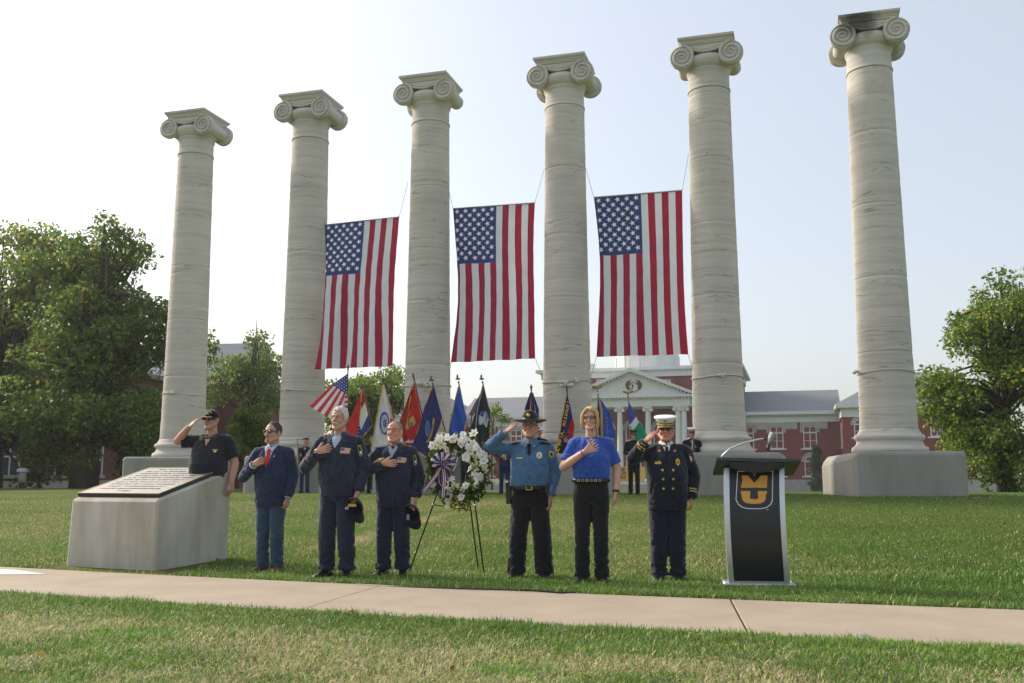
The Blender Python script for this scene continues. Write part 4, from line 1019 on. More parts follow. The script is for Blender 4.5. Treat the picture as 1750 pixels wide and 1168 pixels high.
        mb.add(vs, fs)
        return mb.xform(s.HM).build(name, m, s.body, smooth=True)
    # --- flat pieces laid on the cloth
    def decal(s, name, m, poly, off=.004, th=.006, parent=None, cuts=3, body=None):
        k = s.k; b = bmesh.new(); f = b.faces.new([b.verts.new((x*k, 0, z*k)) for x, z in poly])
        bmesh.ops.triangulate(b, faces=[f])
        if cuts: bmesh.ops.subdivide_edges(b, edges=b.edges[:], cuts=cuts, use_grid_fill=True)
        bmesh.ops.triangulate(b, faces=b.faces[:])
        ys = {}
        for v in b.verts:
            h = s.bv.ray_cast(Vector((v.co.x, -1.0, v.co.z)), Vector((0, 1, 0)))
            ys[v] = h[0].y if h[0] is not None else None
        ok = [y for y in ys.values() if y is not None]
        if not ok: b.free(); return None
        for v in b.verts: v.co.y = (ys[v] if ys[v] is not None else max(ok)) - off
        r = bmesh.ops.extrude_face_region(b, geom=b.faces[:]); 
        for v in [g for g in r['geom'] if isinstance(g, bmesh.types.BMVert)]: v.co.y += th
        bmesh.ops.recalc_face_normals(b, faces=b.faces[:]); me = bpy.data.meshes.new(name); b.to_mesh(me); b.free()
        return link(name, me, m, parent or s.shirt)
    def collar(s, name, m, zb, zt, rb, rt, gap, drop, cy=.018, parent=None):
        k = s.k; R1, R2, R3 = [], [], []
        for a in np.linspace(-math.pi/2 + gap, 1.5*math.pi - gap, 40):
            fr = max(0, -math.sin(a))**4; c_, s_ = math.cos(a), math.sin(a)
            R1.append(((rt - .004)*c_*k, (cy + (rt - .004)*s_)*k, (zt - .012 - .022*fr)*k)); R2.append(((rt + .003)*c_*k, (cy + (rt + .003)*s_)*k, (zt - .022*fr)*k))
            R3.append((rb*1.08*c_*k, (cy + (rb + .02*fr)*s_)*k, (zb - drop*fr)*k))
        return MB().loft([R1, R2, R3], cap=False, closed=False).build(name, m, parent or s.shirt, smooth=True, fix=False)
    def ring(s, name, m, rings, parent=None): return MB().loft([sell(z*s.k, cx*s.k, cy*s.k, rx*s.k*s.b, ry*s.k*s.b, 36) for z, cx, cy, rx, ry in rings], cap=False).build(name, m, parent or s.root, smooth=True)
    def cuff(s, name, m, E, W, t, r, w=.006, parent=None):
        E, W = s.P(*E), s.P(*W); c = E.lerp(W, t); d = (W - E).normalized(); a = d.orthogonal().normalized(); e = d.cross(a); r = r*s.k
        return MB().loft([[c + d*q*w + (a*math.cos(u) + e*math.sin(u))*(r + (.003 if abs(q) < .9 else -.004)) for u in np.linspace(0, 2*math.pi, 24, endpoint=False)] for q in (-1, -.8, .8, 1)], cap=False).build(name, m, parent or s.shirt, smooth=True)
    def button(s, name, m, x, z, r=.011, parent=None): return s.decal(name, m, [(x + r*math.cos(a), z + r*math.sin(a)) for a in np.linspace(0, 2*math.pi, 12, endpoint=False)], .008, .010, parent, cuts=0)
def rect(x, z, w, h, rot=0.0):
    c, s = math.cos(rot), math.sin(rot); return [(x + a*c - b*s, z + a*s + b*c) for a, b in ((-w/2, -h/2), (w/2, -h/2), (w/2, h/2), (-w/2, h/2))]
def disc(x, z, rx, rz, n=18): return [(x + rx*math.cos(a), z + rz*math.sin(a)) for a in np.linspace(0, 2*math.pi, n, endpoint=False)]

mat('shoe', (.012, .012, .013), .35, .2, 8); mat('sole', (.02, .018, .016), .8, .1, 8); mat('eye_white', (.62, .60, .57), .3, .03, 20); mat('iris', (.03, .025, .02), .2, .1, 20)
GOLD = mat('gold_trim', (.62, .40, .08), .38, .15, 30, metal=.7); GOLDC = mat('gold_braid', (.58, .42, .09), .7, .12, 30); SILV = mat('silver_trim', (.62, .61, .56), .35, .1, 30, metal=.7)
WHITE = mat('white_cloth', (.74, .74, .73), .8, .04, 10); BLACKC = mat('black_leather', (.012, .012, .013), .4, .2, 12); LENS = mat('dark_lens', (.008, .008, .01), .08, .1, 5, spec=.8)
PATCHY = mat('patch_yellow', (.55, .47, .07), .8, .1, 20); PRED = mat('patch_red', (.45, .04, .04), .8, .1, 20); PBLU = mat('patch_blue', (.05, .09, .32), .8, .1, 20); PPINK = mat('patch_stripes', (.62, .34, .30), .8, .22, 200, stretch=(.1, 1, 3))
def sunglasses(p, m=LENS, wrap=1.0):
    b = MB()
    for sx in (-1, 1): b.ell((sx*.034, -.098 + .004, .008), (.029, .010, .018), 14, 8, Euler((0, 0, sx*-.28)))
    fr = p.hp(b, 'sunglasses', m)
    t = MB()
    for sx in (-1, 1): t.tube([(sx*.060, -.084, .014), (sx*.078, -.04, .012), (sx*.082, .012, .010)], .0042, 6)
    t.tube([(-.012, -.104, .016), (.012, -.104, .016)], .004, 6); p.hp(t, 'temple_arms', BLACKC, fr)
def glasses(p, m):
    b = MB()
    for sx in (-1, 1):
        b.tube([(sx*.033 + .024*math.cos(a), -.103 + .010*abs(math.cos(a))*(1 if math.cos(a)*sx > 0 else 0), .005 + .015*math.sin(a)) for a in np.linspace(0, 2*math.pi, 19)], .0018, 5, cap=False)
        b.tube([(sx*.057, -.094, .012), (sx*.079, -.04, .012), (sx*.082, .012, .008)], .002, 5)
    b.tube([(-.010, -.104, .010), (.010, -.104, .010)], .002, 5); p.hp(b, 'glasses', m)
def ball_cap(mb_dome, mb_brim, r=1.13):
    vs, fs = [], []; nu, nv = 32, 10
    for i in range(nv + 1):
        th = math.pi*.5*i/nv
        for j in range(nu):
            ph = 2*math.pi*j/nu; x, y, z = math.sin(th)*math.cos(ph), math.sin(th)*math.sin(ph), math.cos(th)
            vs.append((x*.0765*r, .016 + y*.097*r, .050 + z*.080*r*1.0))
    for i in range(nv):
        for j in range(nu): fs.append((i*nu + j, i*nu + (j+1) % nu, (i+1)*nu + (j+1) % nu, (i+1)*nu + j))
    fs2 = [(nv*nu + j, nv*nu + (j+1) % nu, nv*nu + (j+1) % nu + nu, nv*nu + j + nu) for j in range(nu)]
    for j in range(nu): ph = 2*math.pi*j/nu; vs.append((math.cos(ph)*.0765*r*1.01, .016 + math.sin(ph)*.097*r*1.01, .030))
    mb_dome.add(vs, fs + fs2); mb_dome.ell((0, .016, .050 + .080*r), (.007, .007, .005), 8, 6)
    rings = []
    for t, q in ((0, 0), (.5, .5), (1, 1)):
        ring_ = []
        for a in np.linspace(R(200), R(340), 15):
            ca, sa = math.cos(a), math.sin(a); x = ca*.0765*r*(1 + .02*q); y = .016 + sa*.097*r - q*.075*max(0, -sa)**.8
            ring_.append((x, y, .034 - .012*q*(1 - 0) - .022*abs(ca)**2*q - .004))
        rings.append(ring_)
    top = [[(x, y, z + .003) for x, y, z in r_] for r_ in rings]
    mb_brim.loft(rings, cap=False, closed=False); mb_brim.loft(top, cap=False, closed=False); mb_brim.loft([rings[-1], top[-1]], cap=False, closed=False)
def rings(hem=.80, hemr=(.195, .135), waist=(.185, .135), belly=.0, chest=(.200, .130), top=1.535):
    return [(hem, 0, 0, *hemr), (hem + .03, 0, 0, *hemr), (1.0, 0, -.008 - belly*.5, waist[0] + belly*.3, waist[1] + belly*.6), (1.14, 0, -.012 - belly*.6, waist[0] + .004 + belly*.3, waist[1] + belly*.6),
            (1.28, 0, -.010 - belly*.2, chest[0], chest[1] + belly*.2), (1.37, 0, -.002, chest[0] - .005, chest[1] - .015), (1.435, 0, .004, .165, .100), (1.48, 0, .010, .112, .084), (1.505, 0, .014, .086, .078), (top, 0, .016, .078, .074)]
navy = cloth('navy_twill', (.026, .031, .058)); navy2 = cloth('navy_twill_dark', (.021, .025, .046)); black = cloth('black_knit', (.018, .020, .026)); suit = cloth('navy_suit', (.024, .035, .078)); jeans = cloth('denim', (.036, .070, .115), .25)
blackt = cloth('black_trouser', (.014, .014, .017)); chiefc = cloth('dress_navy', (.015, .019, .032)); shirtb = cloth('uniform_blue', (.065, .145, .26)); polo = cloth('royal_polo', (.034, .085, .38)); ltblue = cloth('pale_blue_shirt', (.45, .52, .66)); gry = cloth('grey_shirt', (.33, .37, .42))
redtie = cloth('red_tie', (.55, .02, .02), .2, .5); brownsh = mat('brown_leather', (.14, .055, .025), .4, .2, 10)
h_dark = mat('hair_dark', (.05, .032, .022), .7, .4, 60, stretch=(1, 1, .2)); h_grey = mat('hair_grey', (.34, .31, .27), .7, .3, 60, stretch=(1, 1, .2)); h_white = mat('hair_white', (.55, .52, .46), .7, .15, 60); h_blond = mat('hair_blonde', (.50, .33, .14), .6, .3, 50, stretch=(1, 1, .15)); h_gold = mat('beard_brown', (.16, .085, .045), .8, .4, 60)
h_stub = mat('hair_cropped', (.22, .19, .16), .8, .3, 60)
HANG_L = lambda W: dict(f=(-.05, -.15, -1), l=(-.15, -1, .1))
# -- 1: black polo and cap, saluting behind the block
p = Person('tall man in black polo shirt and veteran cap saluting behind the concrete block', 354, 700, 12.75, turn=-.10, hat=.015, build=1.12, feet=.12)
aR = ((-0.194, .0, 1.422), (-.395, -.06, 1.43), (-.205, -.20, 1.585)); aL = ((0.202, .01, 1.422), (.305, .03, 1.16), (.295, -.04, .91))
p.legs(cloth('khaki_trouser', (.10, .09, .08)), shoe=MATS['shoe'])
p.top('polo_shirt', black, rings(.86, (.185, .14), (.185, .14), .06, (.195, .14))[:-2], {-1: aR, 1: aL}, sl=(.084, .08, .06), short=True, wr=.010, arm_r=(.055, .052, .036))
hand(p.hands, p.P(*aR[2]), (.72, .02, .70), (.35, -.75, -.4), curl=.06, spread=.02, thumb=.35, s=p.k*1.05)
hand(p.hands, p.P(*aL[2]), (-.05, -.12, -1), (-.2, -1, .1), curl=.32, spread=.04, s=p.k*1.05)
sk = skin('ruddy', (.50, .265, .19)); p.head(sk, yaw=-.24, pitch=.06, jowl=.005, wide=1.04, neck_r=.064)
p.hair(h_grey, front=.2, side=-.045, back=-.075, r=1.06); sunglasses(p)
d_, b_ = MB(), MB(); ball_cap(d_, b_); capm = cloth('cap_black', (.012, .012, .013)); cp_ = p.hp(d_, 'cap', capm); p.hp(b_, 'cap_brim', capm, cp_)
p.hp(MB().tube([(.052*math.cos(a), -.100 + .012*(1 - math.sin(a)) + .022*abs(math.cos(a))**2, .072 + .038*math.sin(a)) for a in np.linspace(R(15), R(165), 12)], .0065, 6), 'cap_lettering', GOLDC, cp_)
p.hp(MB().ell((0, -.094, .075), (.030, .009, .014), 10, 6), 'cap_badge', mat('cap_badge', (.5, .35, .3), .7, .6, 60), cp_); p.hp(MB().tube([(.05*math.cos(a), -.16 + .02*abs(math.cos(a)), .026) for a in np.linspace(R(200), R(340), 8)], .004, 5), 'brim_braid', GOLDC, cp_)
p.hp(MB().tube([(-.034, -.080, -.066), (-.022, -.094, -.050), (0, -.100, -.045), (.022, -.094, -.050), (.034, -.080, -.066)], [.003, .007, .008, .007, .003], 8), 'mustache', h_grey)
p.hp(MB().ell((0, -.074, -.100), (.030, .020, .018), 12, 8), 'beard', h_grey)
p.decal('logo', GOLDC, rect(.125, 1.315, .058, .014), cuts=1); p.decal('logo', WHITE, rect(.128, 1.296, .026, .018), cuts=1)
for sx in (-1, 1): p.decal('collar_flap', black, [(sx*.075, 1.49), (sx*.03, 1.405), (sx*.105, 1.435), (sx*.105, 1.48)], .012, .010)
p.collar('collar', black, 1.455, 1.510, .096, .078, .55, .050)
p.decal('neck_opening', sk, [(-.035, 1.45), (0, 1.36), (.035, 1.45)], .004, .006)
# -- 2: navy suit jacket, red tie, jeans
p = Person('man in navy suit jacket and red tie with jeans, hand on heart, in sunglasses', 462, 722, 11.5, turn=-.22, build=1.04, feet=.095)
aR = ((-0.198, .0, 1.422), (-.335, -.09, 1.13), (-.135, -.235, 1.275)); aL = ((0.202, .01, 1.422), (.265, .04, 1.15), (.235, -.03, .885))
p.legs(jeans, .104, .084, .070, shoe=brownsh, wr=.016, bell=.006)
p.top('suit_jacket', suit, rings(.785, (.192, .145), (.184, .138),   .022, (.200, .136))[:-1], {-1: aR, 1: aL}, sl=(.078, .068, .060), wr=.013)
hand(p.hands, p.P(*aR[2]), (.88, -.10, .42), (-.42, 0, .9), curl=.10, spread=.10, thumb=.25, s=p.k*1.05, thumb_in=-.1)
hand(p.hands, p.P(*aL[2]), (-.08, -.12, -1), (-.3, -1, .1), curl=.55, spread=.03, s=p.k*1.05)
sk = skin('tan', (.50, .275, .195)); p.head(sk, yaw=-.26, pitch=.10, jowl=.006, wide=1.04, brow=h_dark, neck_r=.066)
p.hair(h_dark, front=.088, side=-.02, back=-.075, r=1.05, puff=.07); sunglasses(p)
p.hp(MB().tube([(-.026, -.084, -.066), (-.02, -.092, -.052), (0, -.097, -.047), (.02, -.092, -.052), (.026, -.084, -.066)], [.002, .0045, .005, .0045, .002], 8), 'mustache', h_gold)
p.hp(MB().ell((0, -.072, -.098), (.033, .023, .022), 12, 8), 'goatee', h_gold)
p.collar('shirt_collar_band', ltblue, 1.492, 1.545, .080, .071, .14, .030)
p.decal('dress_shirt', ltblue, [(-.062, 1.50), (-.045, 1.40), (-.005, 1.24), (.035, 1.40), (.06, 1.50)], .005, .008); p.decal('tie', redtie, [(-.022, 1.475), (-.014, 1.45), (-.030, 1.32), (-.005, 1.25), (.022, 1.32), (.012, 1.45), (.022, 1.475)], .012, .010)
for sx in (-1, 1):
    p.decal('shirt_collar', ltblue, [(sx*.062, 1.515), (sx*.012, 1.475), (sx*.045, 1.435), (sx*.075, 1.50)], .016, .010)
    p.decal('lapel', suit, [(sx*.075, 1.50), (sx*.045, 1.38), (-.003 + sx*.004, 1.22), (sx*.075, 1.33), (sx*.10, 1.40), (sx*.085, 1.41), (sx*.105, 1.47)], .013, .010)
p.decal('lapel_pin', GOLD, rect(.083, 1.385, .022, .012), .020, .006, cuts=0)
p.cuff('shirt_cuff', ltblue, aR[1], aR[2], 1.0, .046, .014); p.cuff('shirt_cuff', ltblue, aL[1], aL[2], 1.0, .042, .006)
for z in (1.12, 1.02): p.button('button', BLACKC, -.005, z, .009)
p.decal('pocket_flap', suit, rect(.115, .98, .13, .045), .006, .006)
# -- 3 and 4: navy work jackets, hand on heart, caps in hand
def firefighter(label, px, hy, d, aR, aL, f, turn, hairm, style, ident, sk, build, name_rot=.12, hem=.79):
    p = Person(label, px, hy, d, turn=turn, build=build, feet=.115)
    p.legs(navy2, .114, .096, .086, shoe=MATS['shoe'], wr=.016, bell=.004, cuff=.075)
    p.top('work_jacket', navy, rings(hem, (.192, .144), (.194, .146), .028, (.206, .140))[:-1], {-1: aR, 1: aL}, sl=(.080, .072, .060), wr=.016)
    hand(p.hands, p.P(*aR[2]), f, (-.25, 0, 1), curl=.08, spread=.07, thumb=.75, s=p.k*1.06, thumb_in=-.1)
    hand(p.hands, p.P(*aL[2]), (-.12, -.10, -1), (-.2, -1, .1), curl=.75, spread=.02, s=p.k*1.05)
    p.head(sk, yaw=-.16, pitch=.07, jowl=.006, wide=1.02, brow=hairm, nose=1.12, neck_r=.064)
    p.collar('collar', navy, 1.468, 1.545, .104, .084, .50, .060); p.collar('undershirt_collar', gry if style == 'bald' else ltblue, 1.495, 1.535, .078, .071, .25, .030)
    p.decal('undershirt', gry if style == 'bald' else ltblue, [(-.06, 1.50), (-.045, 1.44), (-.004, 1.36), (.04, 1.44), (.058, 1.50)], .006, .008)
    for sx in (-1, 1): p.decal('collar_flap', navy, [(sx*.075, 1.515), (sx*.045, 1.43), (sx*.115, 1.385), (sx*.125, 1.455)], .015, .012)
    nt_ = p.decal('name_patch', PATCHY, rect(-.135, 1.335, .092, .046, name_rot), .005, .007, cuts=2); p.decal('name_patch_field', navy2, rect(-.132, 1.335, .072, .026, name_rot), .008, .005, cuts=2, parent=nt_); p.decal('name_patch_print', PATCHY, rect(-.122, 1.335, .040, .008, name_rot), .011, .004, cuts=1, parent=nt_); p.decal('name_patch_crest', WHITE, rect(-.158, 1.332, .014, .016, name_rot), .011, .004, cuts=1, parent=nt_)
    fl = p.decal('flag_patch', PATCHY, rect(.115, 1.335, .096, .060, -.08), .005, .007, cuts=2); p.decal('flag_patch_stripes', PPINK, rect(.115, 1.335, .086, .050, -.08), .008, .005, cuts=2, parent=fl); p.decal('flag_patch_canton', PBLU, rect(.093, 1.348, .038, .024, -.08), .011, .004, cuts=1, parent=fl)
    sp = p.decal('shoulder_patch', PATCHY, [(.238, 1.39), (.262, 1.395), (.284, 1.30), (.272, 1.275), (.250, 1.28)], .006, .010, cuts=2)
    if sp: p.decal('shoulder_patch_field', navy2, [(.244, 1.38), (.260, 1.385), (.278, 1.30), (.270, 1.283), (.254, 1.288)], .009, .008, cuts=2, parent=sp); p.decal('shoulder_patch_crest', WHITE, rect(.266, 1.315, .014, .03), .012, .006, cuts=1, parent=sp)
    for sx in (-1, 1):
        p.decal('chest_pocket_flap', navy, rect(sx*.112, 1.27, .13, .04), .008, .008); p.decal('lower_pocket', navy, rect(sx*.105, .93, .155, .19), .007, .007); p.decal('lower_pocket_flap', navy, rect(sx*.105, 1.02, .165, .055), .013, .008)
    p.decal('placket', navy, rect(0, 1.08, .05, .52), .007, .007); return p
p = firefighter('older man in navy work jacket with thick grey hair and white mustache, hand on heart', 576, 697, 10.84,
                ((-0.198, .0, 1.422), (-.345, -.08, 1.16), (-.155, -.235, 1.325)), ((0.202, .01, 1.422), (.29, .03, 1.16), (.245, -.05, .905)), (.93, -.04, .24), -.18, h_grey, 'grey', 0, skin('pink', (.53, .29, .215)), 1.0, hem=.86)
p.hair(h_white, front=.085, side=-.035, back=-.075, r=1.09, puff=.10, rough=.007); m3 = p
p.hp(MB().tube([(-.036, -.080, -.068), (-.022, -.094, -.052), (0, -.101, -.046), (.022, -.094, -.052), (.036, -.080, -.068)], [.003, .008, .009, .008, .003], 8), 'mustache', h_white)
p = firefighter('balding older man in navy work jacket, clean shaven, hand on heart beside the wreath', 672, 719, 11.0,
                ((-0.198, .0, 1.422), (-.325, -.10, 1.20), (-.07, -.255, 1.30)), ((0.202, .01, 1.422), (.30, .03, 1.15), (.275, -.05, .895)), (.96, -.02, -.02), -.10, h_stub, 'bald', 1, skin('florid', (.55, .28, .20)), 1.03)
p.hair(h_stub, front=.2, side=-.03, back=-.075, r=1.025, rough=.002); m4 = p
def held_cap(p, W, label, dx):
    loc = p.root.matrix_basis @ (p.P(*W) + Vector((dx, -.055, -.185)))
    t = thing('held_cap', label, 'cap', loc, p.root.rotation_euler.z, 'dark caps held in the hand'); d_, b_ = MB(), MB(); ball_cap(d_, b_, 1.2)
    M = Matrix.Rotation(R(-62), 4, 'X') @ Matrix.Rotation(R(160), 4, 'Z') @ Matrix.Translation((0, 0, -.05))
    capn = cloth('cap_navy', (.012, .014, .024)); d_.xform(M).build('crown', capn, t, smooth=True); b_.xform(M).build('brim', capn, t, smooth=True)
    return t
t = held_cap(m3, (.245, -.05, .905), 'dark cap with yellow lettering held by the man with the white mustache', -.01)
MB().box(-.045, .045, -.104, -.09, .045, .052).build('lettering', GOLDC, t)
for k in range(4): MB().box(-.045 + k*.024, -.030 + k*.024, -.106, -.088, .022, .043).build('lettering', GOLDC, t)
MB().box(-.085, -.055, -.085, -.06, -.01, .02).build('flag_mark', mat('cap_flag', (.5, .3, .32), .8, .5, 60), t)
t = held_cap(m4, (.275, -.05, .895), 'plain dark cap held by the balding man beside the wreath', -.03)
for k in range(2): MB().box(-.035 + k*.016, -.026 + k*.016, -.112, -.09, -.05, .01).build('lettering', mat('cap_print', (.35, .36, .38), .8, .1, 10), t)
MB().box(.02, .045, -.09, -.07, .055, .07).build('flag_mark', MATS['cap_flag'], t)
# -- 5: officer in blue shirt and campaign hat
p = Person('police officer in bright blue uniform shirt and wide brimmed hat, saluting', 906, 709, 10.8, turn=-.08, build=1.04, feet=.155)
aR = ((-0.198, .0, 1.422), (-.455, -.05, 1.445), (-.265, -.16, 1.60)); aL = ((0.202, .01, 1.422), (.285, .03, 1.16), (.235, -.05, .885))
p.legs(blackt, .116, .104, .092, shoe=MATS['shoe'], wr=.016, bell=.010)
p.top('uniform_shirt', shirtb, rings(.965, (.185, .140), (.19, .142), .05, (.202, .138))[:-1], {-1: aR, 1: aL}, sl=(.078, .066, .053), wr=.013)
hand(p.hands, p.P(*aR[2]), (.74, .02, .62), (.3, -.8, -.35), curl=.05, spread=.02, thumb=.3, s=p.k*1.05)
hand(p.hands, p.P(*aL[2]), (-.06, -.12, -1), (-.25, -1, .1), curl=.35, spread=.05, s=p.k*1.05)
sk = skin('olive', (.43, .235, .165)); p.head(sk, yaw=-.10, pitch=.03, jowl=.005, brow=h_dark, wide=1.04); p.hair(h_dark, front=.2, side=-.03, back=-.075, r=1.035); glasses(p, BLACKC)
felt = cloth('hat_felt', (.014, .017, .024)); hb_ = MB(); n = 40
hb_.loft([[(r*math.cos(a)*.98, .012 + r*math.sin(a)*1.02, z + .018*abs(math.cos(a))**2*(r - .08)/.1) for a in np.linspace(0, 2*math.pi, n, endpoint=False)] for r, z in ((.084, .050), (.13, .052), (.182, .046), (.186, .050), (.182, .054), (.13, .060), (.088, .060))], cap=False)
hat_ = p.hp(hb_, 'hat_brim', felt)
hc_ = MB(); rr = []
for r, z in ((.088, .052), (.090, .075), (.088, .105), (.080, .140), (.066, .165), (.040, .172), (.012, .163)):
    rr.append([(r*math.cos(a)*(1 - .10*max(0, z - .09)/.08*abs(math.sin(2*a))), .012 + r*1.14*math.sin(a), z - .02*max(0, math.cos(2*a))*max(0, z - .12)/.05) for a in np.linspace(0, 2*math.pi, n, endpoint=False)])
p.hp(hc_.loft(rr), 'hat_crown', felt, hat_); p.hp(MB().lathe([(.091, .060), (.093, .066), (.0925, .082), (.090, .084)], 40, cap=False).xform(Matrix.Translation((0, .012, 0)) @ Matrix.Diagonal((1, 1.13, 1, 1))), 'hat_band', BLACKC, hat_)
p.hp(MB().ell((0, -.092, .110), (.019, .008, .022), 14, 8), 'hat_badge', GOLD, hat_)
p.ring('duty_belt', BLACKC, [(.955, 0, -.012, .192, .160), (.957, 0, -.012, .199, .168), (1.008, 0, -.014, .199, .170), (1.010, 0, -.014, .192, .163)])
bk = MB(); bk.box(-.035, .035, -.192, -.178, .952, .960); bk.box(-.035, .035, -.192, -.178, 1.004, 1.012); bk.box(-.035, -.027, -.192, -.178, .96, 1.004); bk.box(.027, .035, -.192, -.178, .96, 1.004); bk.build('belt_buckle', GOLD, p.root)
hol = MB(); hol.box(-.262, -.205, -.08, .02, .80, 1.0).build('holster', BLACKC, p.root, bevel=.012); MB().box(-.268, -.228, -.085, -.02, .99, 1.07).build('sidearm_grip', BLACKC, p.root, bevel=.01); MB().box(-.272, -.236, -.09, -.07, 1.035, 1.055).build('holster_stud', SILV, p.root)
for x, w in ((-.165, .05), (.13, .055), (.19, .05)): MB().box(x - w/2, x + w/2, -.175 + .06*abs(x)/.2, -.12, .93, 1.04).build('belt_pouch', BLACKC, p.root, bevel=.008)
p.collar('collar', shirtb, 1.478, 1.545, .088, .072, .12, .040)
p.decal('tie', blackt, [(-.02, 1.475), (-.012, 1.45), (-.024, 1.38), (-.004, 1.335), (.018, 1.38), (.012, 1.45), (.02, 1.475)], .010, .008)
for sx in (-1, 1):
    c_ = p.decal('collar_flap', shirtb, [(sx*.070, 1.515), (sx*.010, 1.475), (sx*.045, 1.425), (sx*.10, 1.465)], .014, .010); p.decal('collar_pin', GOLD, rect(sx*.052, 1.447, .016, .010), .020, .006, parent=c_, cuts=0)
    p.decal('pocket', shirtb, rect(sx*.11, 1.215, .115, .115), .005, .006); p.decal('pocket_flap', shirtb, [(sx*.11 - .062, 1.285), (sx*.11 - .062, 1.25), (sx*.11, 1.235), (sx*.11 + .062, 1.25), (sx*.11 + .062, 1.285)], .010, .008)
    p.decal('epaulet', cloth('epaulet', (.012, .014, .022)), [(sx*.115, 1.505), (sx*.105, 1.475), (sx*.225, 1.455), (sx*.23, 1.485)], .006, .010)
p.decal('placket', shirtb, rect(0, 1.17, .036, .32), .006, .006)
for z in (1.28, 1.19, 1.10): p.button('button', BLACKC, 0, z, .006)
p.decal('name_bar', GOLD, rect(-.108, 1.315, .070, .015), .007, .006, cuts=1); bd = p.decal('badge', SILV, disc(.112, 1.345, .032, .038), .008, .010); p.decal('badge_seal', GOLD, disc(.112, 1.343, .016, .018), .014, .008, parent=bd)
p.decal('shoulder_patch', GOLDC, [(.215, 1.385), (.235, 1.40), (.265, 1.385), (.275, 1.34), (.245, 1.315), (.225, 1.33)], .006, .010, cuts=2); p.decal('shoulder_patch_field', blackt, [(.228, 1.37), (.252, 1.378), (.262, 1.345), (.243, 1.33)], .010, .008, cuts=2)
for k in range(4): p.decal('service_stripe', mat('stripe_lilac', (.42, .40, .62), .8, .1, 20), rect(.245 - .004*k, 1.005 - k*.016, .036, .007, .5), .006, .006, cuts=1)
# -- 6: woman in royal blue polo
p = Person('blonde woman in royal blue polo shirt and glasses, hand on heart', 1011, 696, 10.4, turn=-.10, build=1.02, feet=.10)
aR = ((-.172, .0, 1.41), (-.285, -.075, 1.175), (-.055, -.245, 1.33)); aL = ((.176, .01, 1.41), (.275, .03, 1.15), (.255, -.03, .91))
p.legs(blackt, .102, .080, .068, shoe=MATS['shoe'], wr=.016, bell=.008, top=1.06)
p.top('polo_shirt', polo, [(1.035, 0, 0, .185, .138), (1.055, 0, -.005, .196, .148), (1.12, 0, -.02, .196, .155), (1.20, 0, -.03, .196, .165), (1.28, 0, -.03, .195, .160), (1.36, 0, -.008, .180, .125), (1.425, 0, .004, .148, .098), (1.465, 0, .010, .108, .082)], {-1: aR, 1: aL}, sl=(.074, .078, .06), short=True, wr=.014, arm_r=(.050, .047, .032), shz=1.42)
hand(p.hands, p.P(*aR[2]), (.90, -.05, .36), (-.36, 0, .93), curl=.07, spread=.20, thumb=.55, s=p.k*.96, thumb_in=-.05)
hand(p.hands, p.P(*aL[2]), (-.06, -.10, -1), (-.25, -1, .1), curl=.35, spread=.04, s=p.k*.96)
sk = skin('fair', (.56, .325, .245)); p.head(sk, yaw=-.12, pitch=.0, wide=1.0, hs=1.0, brow=h_blond, nose=.95, neck_r=.054, ears=False, jowl=.004, lip=(.40, .17, .15)); p.hair(h_blond, front=.070, side=-.11, back=-.125, r=1.12, puff=.03, rough=.010, temple=-.055); glasses(p, BLACKC)
for sx in (-1, 1): p.hp(MB().tube([(sx*.052, -.055, .085), (sx*.078, -.052, .035), (sx*.084, -.035, -.03), (sx*.078, -.022, -.085), (sx*.066, -.01, -.115)], [.014, .020, .022, .021, .010], 10), 'hair_lock', h_blond)
p.hp(MB().tube([(-.02, -.062, .112), (-.045, -.085, .085), (-.066, -.075, .055)], [.014, .016, .008], 8), 'fringe', h_blond); p.hp(MB().tube([(-.02, -.062, .112), (.025, -.085, .095), (.062, -.07, .065)], [.014, .018, .010], 8), 'fringe', h_blond)
p.ring('belt', BLACKC, [(1.018, 0, -.008, .190, .150), (1.020, 0, -.008, .196, .156), (1.052, 0, -.008, .196, .156), (1.054, 0, -.008, .190, .150)])
for k in range(6): 
    x = -.13 + k*.045; b_ = MB().tube([(x + .013*math.cos(a), -.1725 + .55*x*x*1.7, .0 + 1.036*p.k + .013*math.sin(a)) for a in np.linspace(0, 2*math.pi, 13)], .003, 5).build('belt_ring', GOLD if k % 2 else SILV, p.root)
for sx in (-1, 1): p.decal('collar_flap', polo, [(sx*.070, 1.49), (sx*.022, 1.40), (sx*.10, 1.405), (sx*.115, 1.455)], .012, .010)
p.collar('collar', polo, 1.445, 1.498, .092, .072, .58, .050)
p.decal('neckline', sk, [(-.052, 1.462), (-.005, 1.345), (.046, 1.462)], .004, .006); p.cuff('bracelet', mat('bracelet', (.35, .06, .10), .6, .2, 40), aR[1], aR[2], .93, .033, .005); p.cuff('wristwatch', BLACKC, aL[1], aL[2], .94, .034, .012)
# -- 7: fire chief, double-breasted
p = Person('fire chief in double-breasted navy dress coat and white peaked cap, saluting', 1141, 715, 10.6, turn=-.06, build=1.10, feet=.105)
aR = ((-0.208, .0, 1.422), (-.385, -.10, 1.345), (-.245, -.205, 1.535)); aL = ((0.213, .01, 1.422), (.315, .03, 1.15), (.265, -.05, .895))
p.legs(chiefc, .112, .098, .086, shoe=MATS['shoe'], wr=.013, bell=.006)
p.top('dress_coat', chiefc, rings(.775, (.200, .148), (.196, .146), .042, (.208, .142))[:-1], {-1: aR, 1: aL}, sl=(.082, .074, .062), wr=.011)
hand(p.hands, p.P(*aR[2]), (.68, .03, .70), (.3, -.8, -.35), curl=.05, spread=.02, thumb=.3, s=p.k*1.06); hand(p.hands, p.P(*aL[2]), (-.06, -.12, -1), (-.25, -1, .1), curl=.6, spread=.03, s=p.k*1.06)
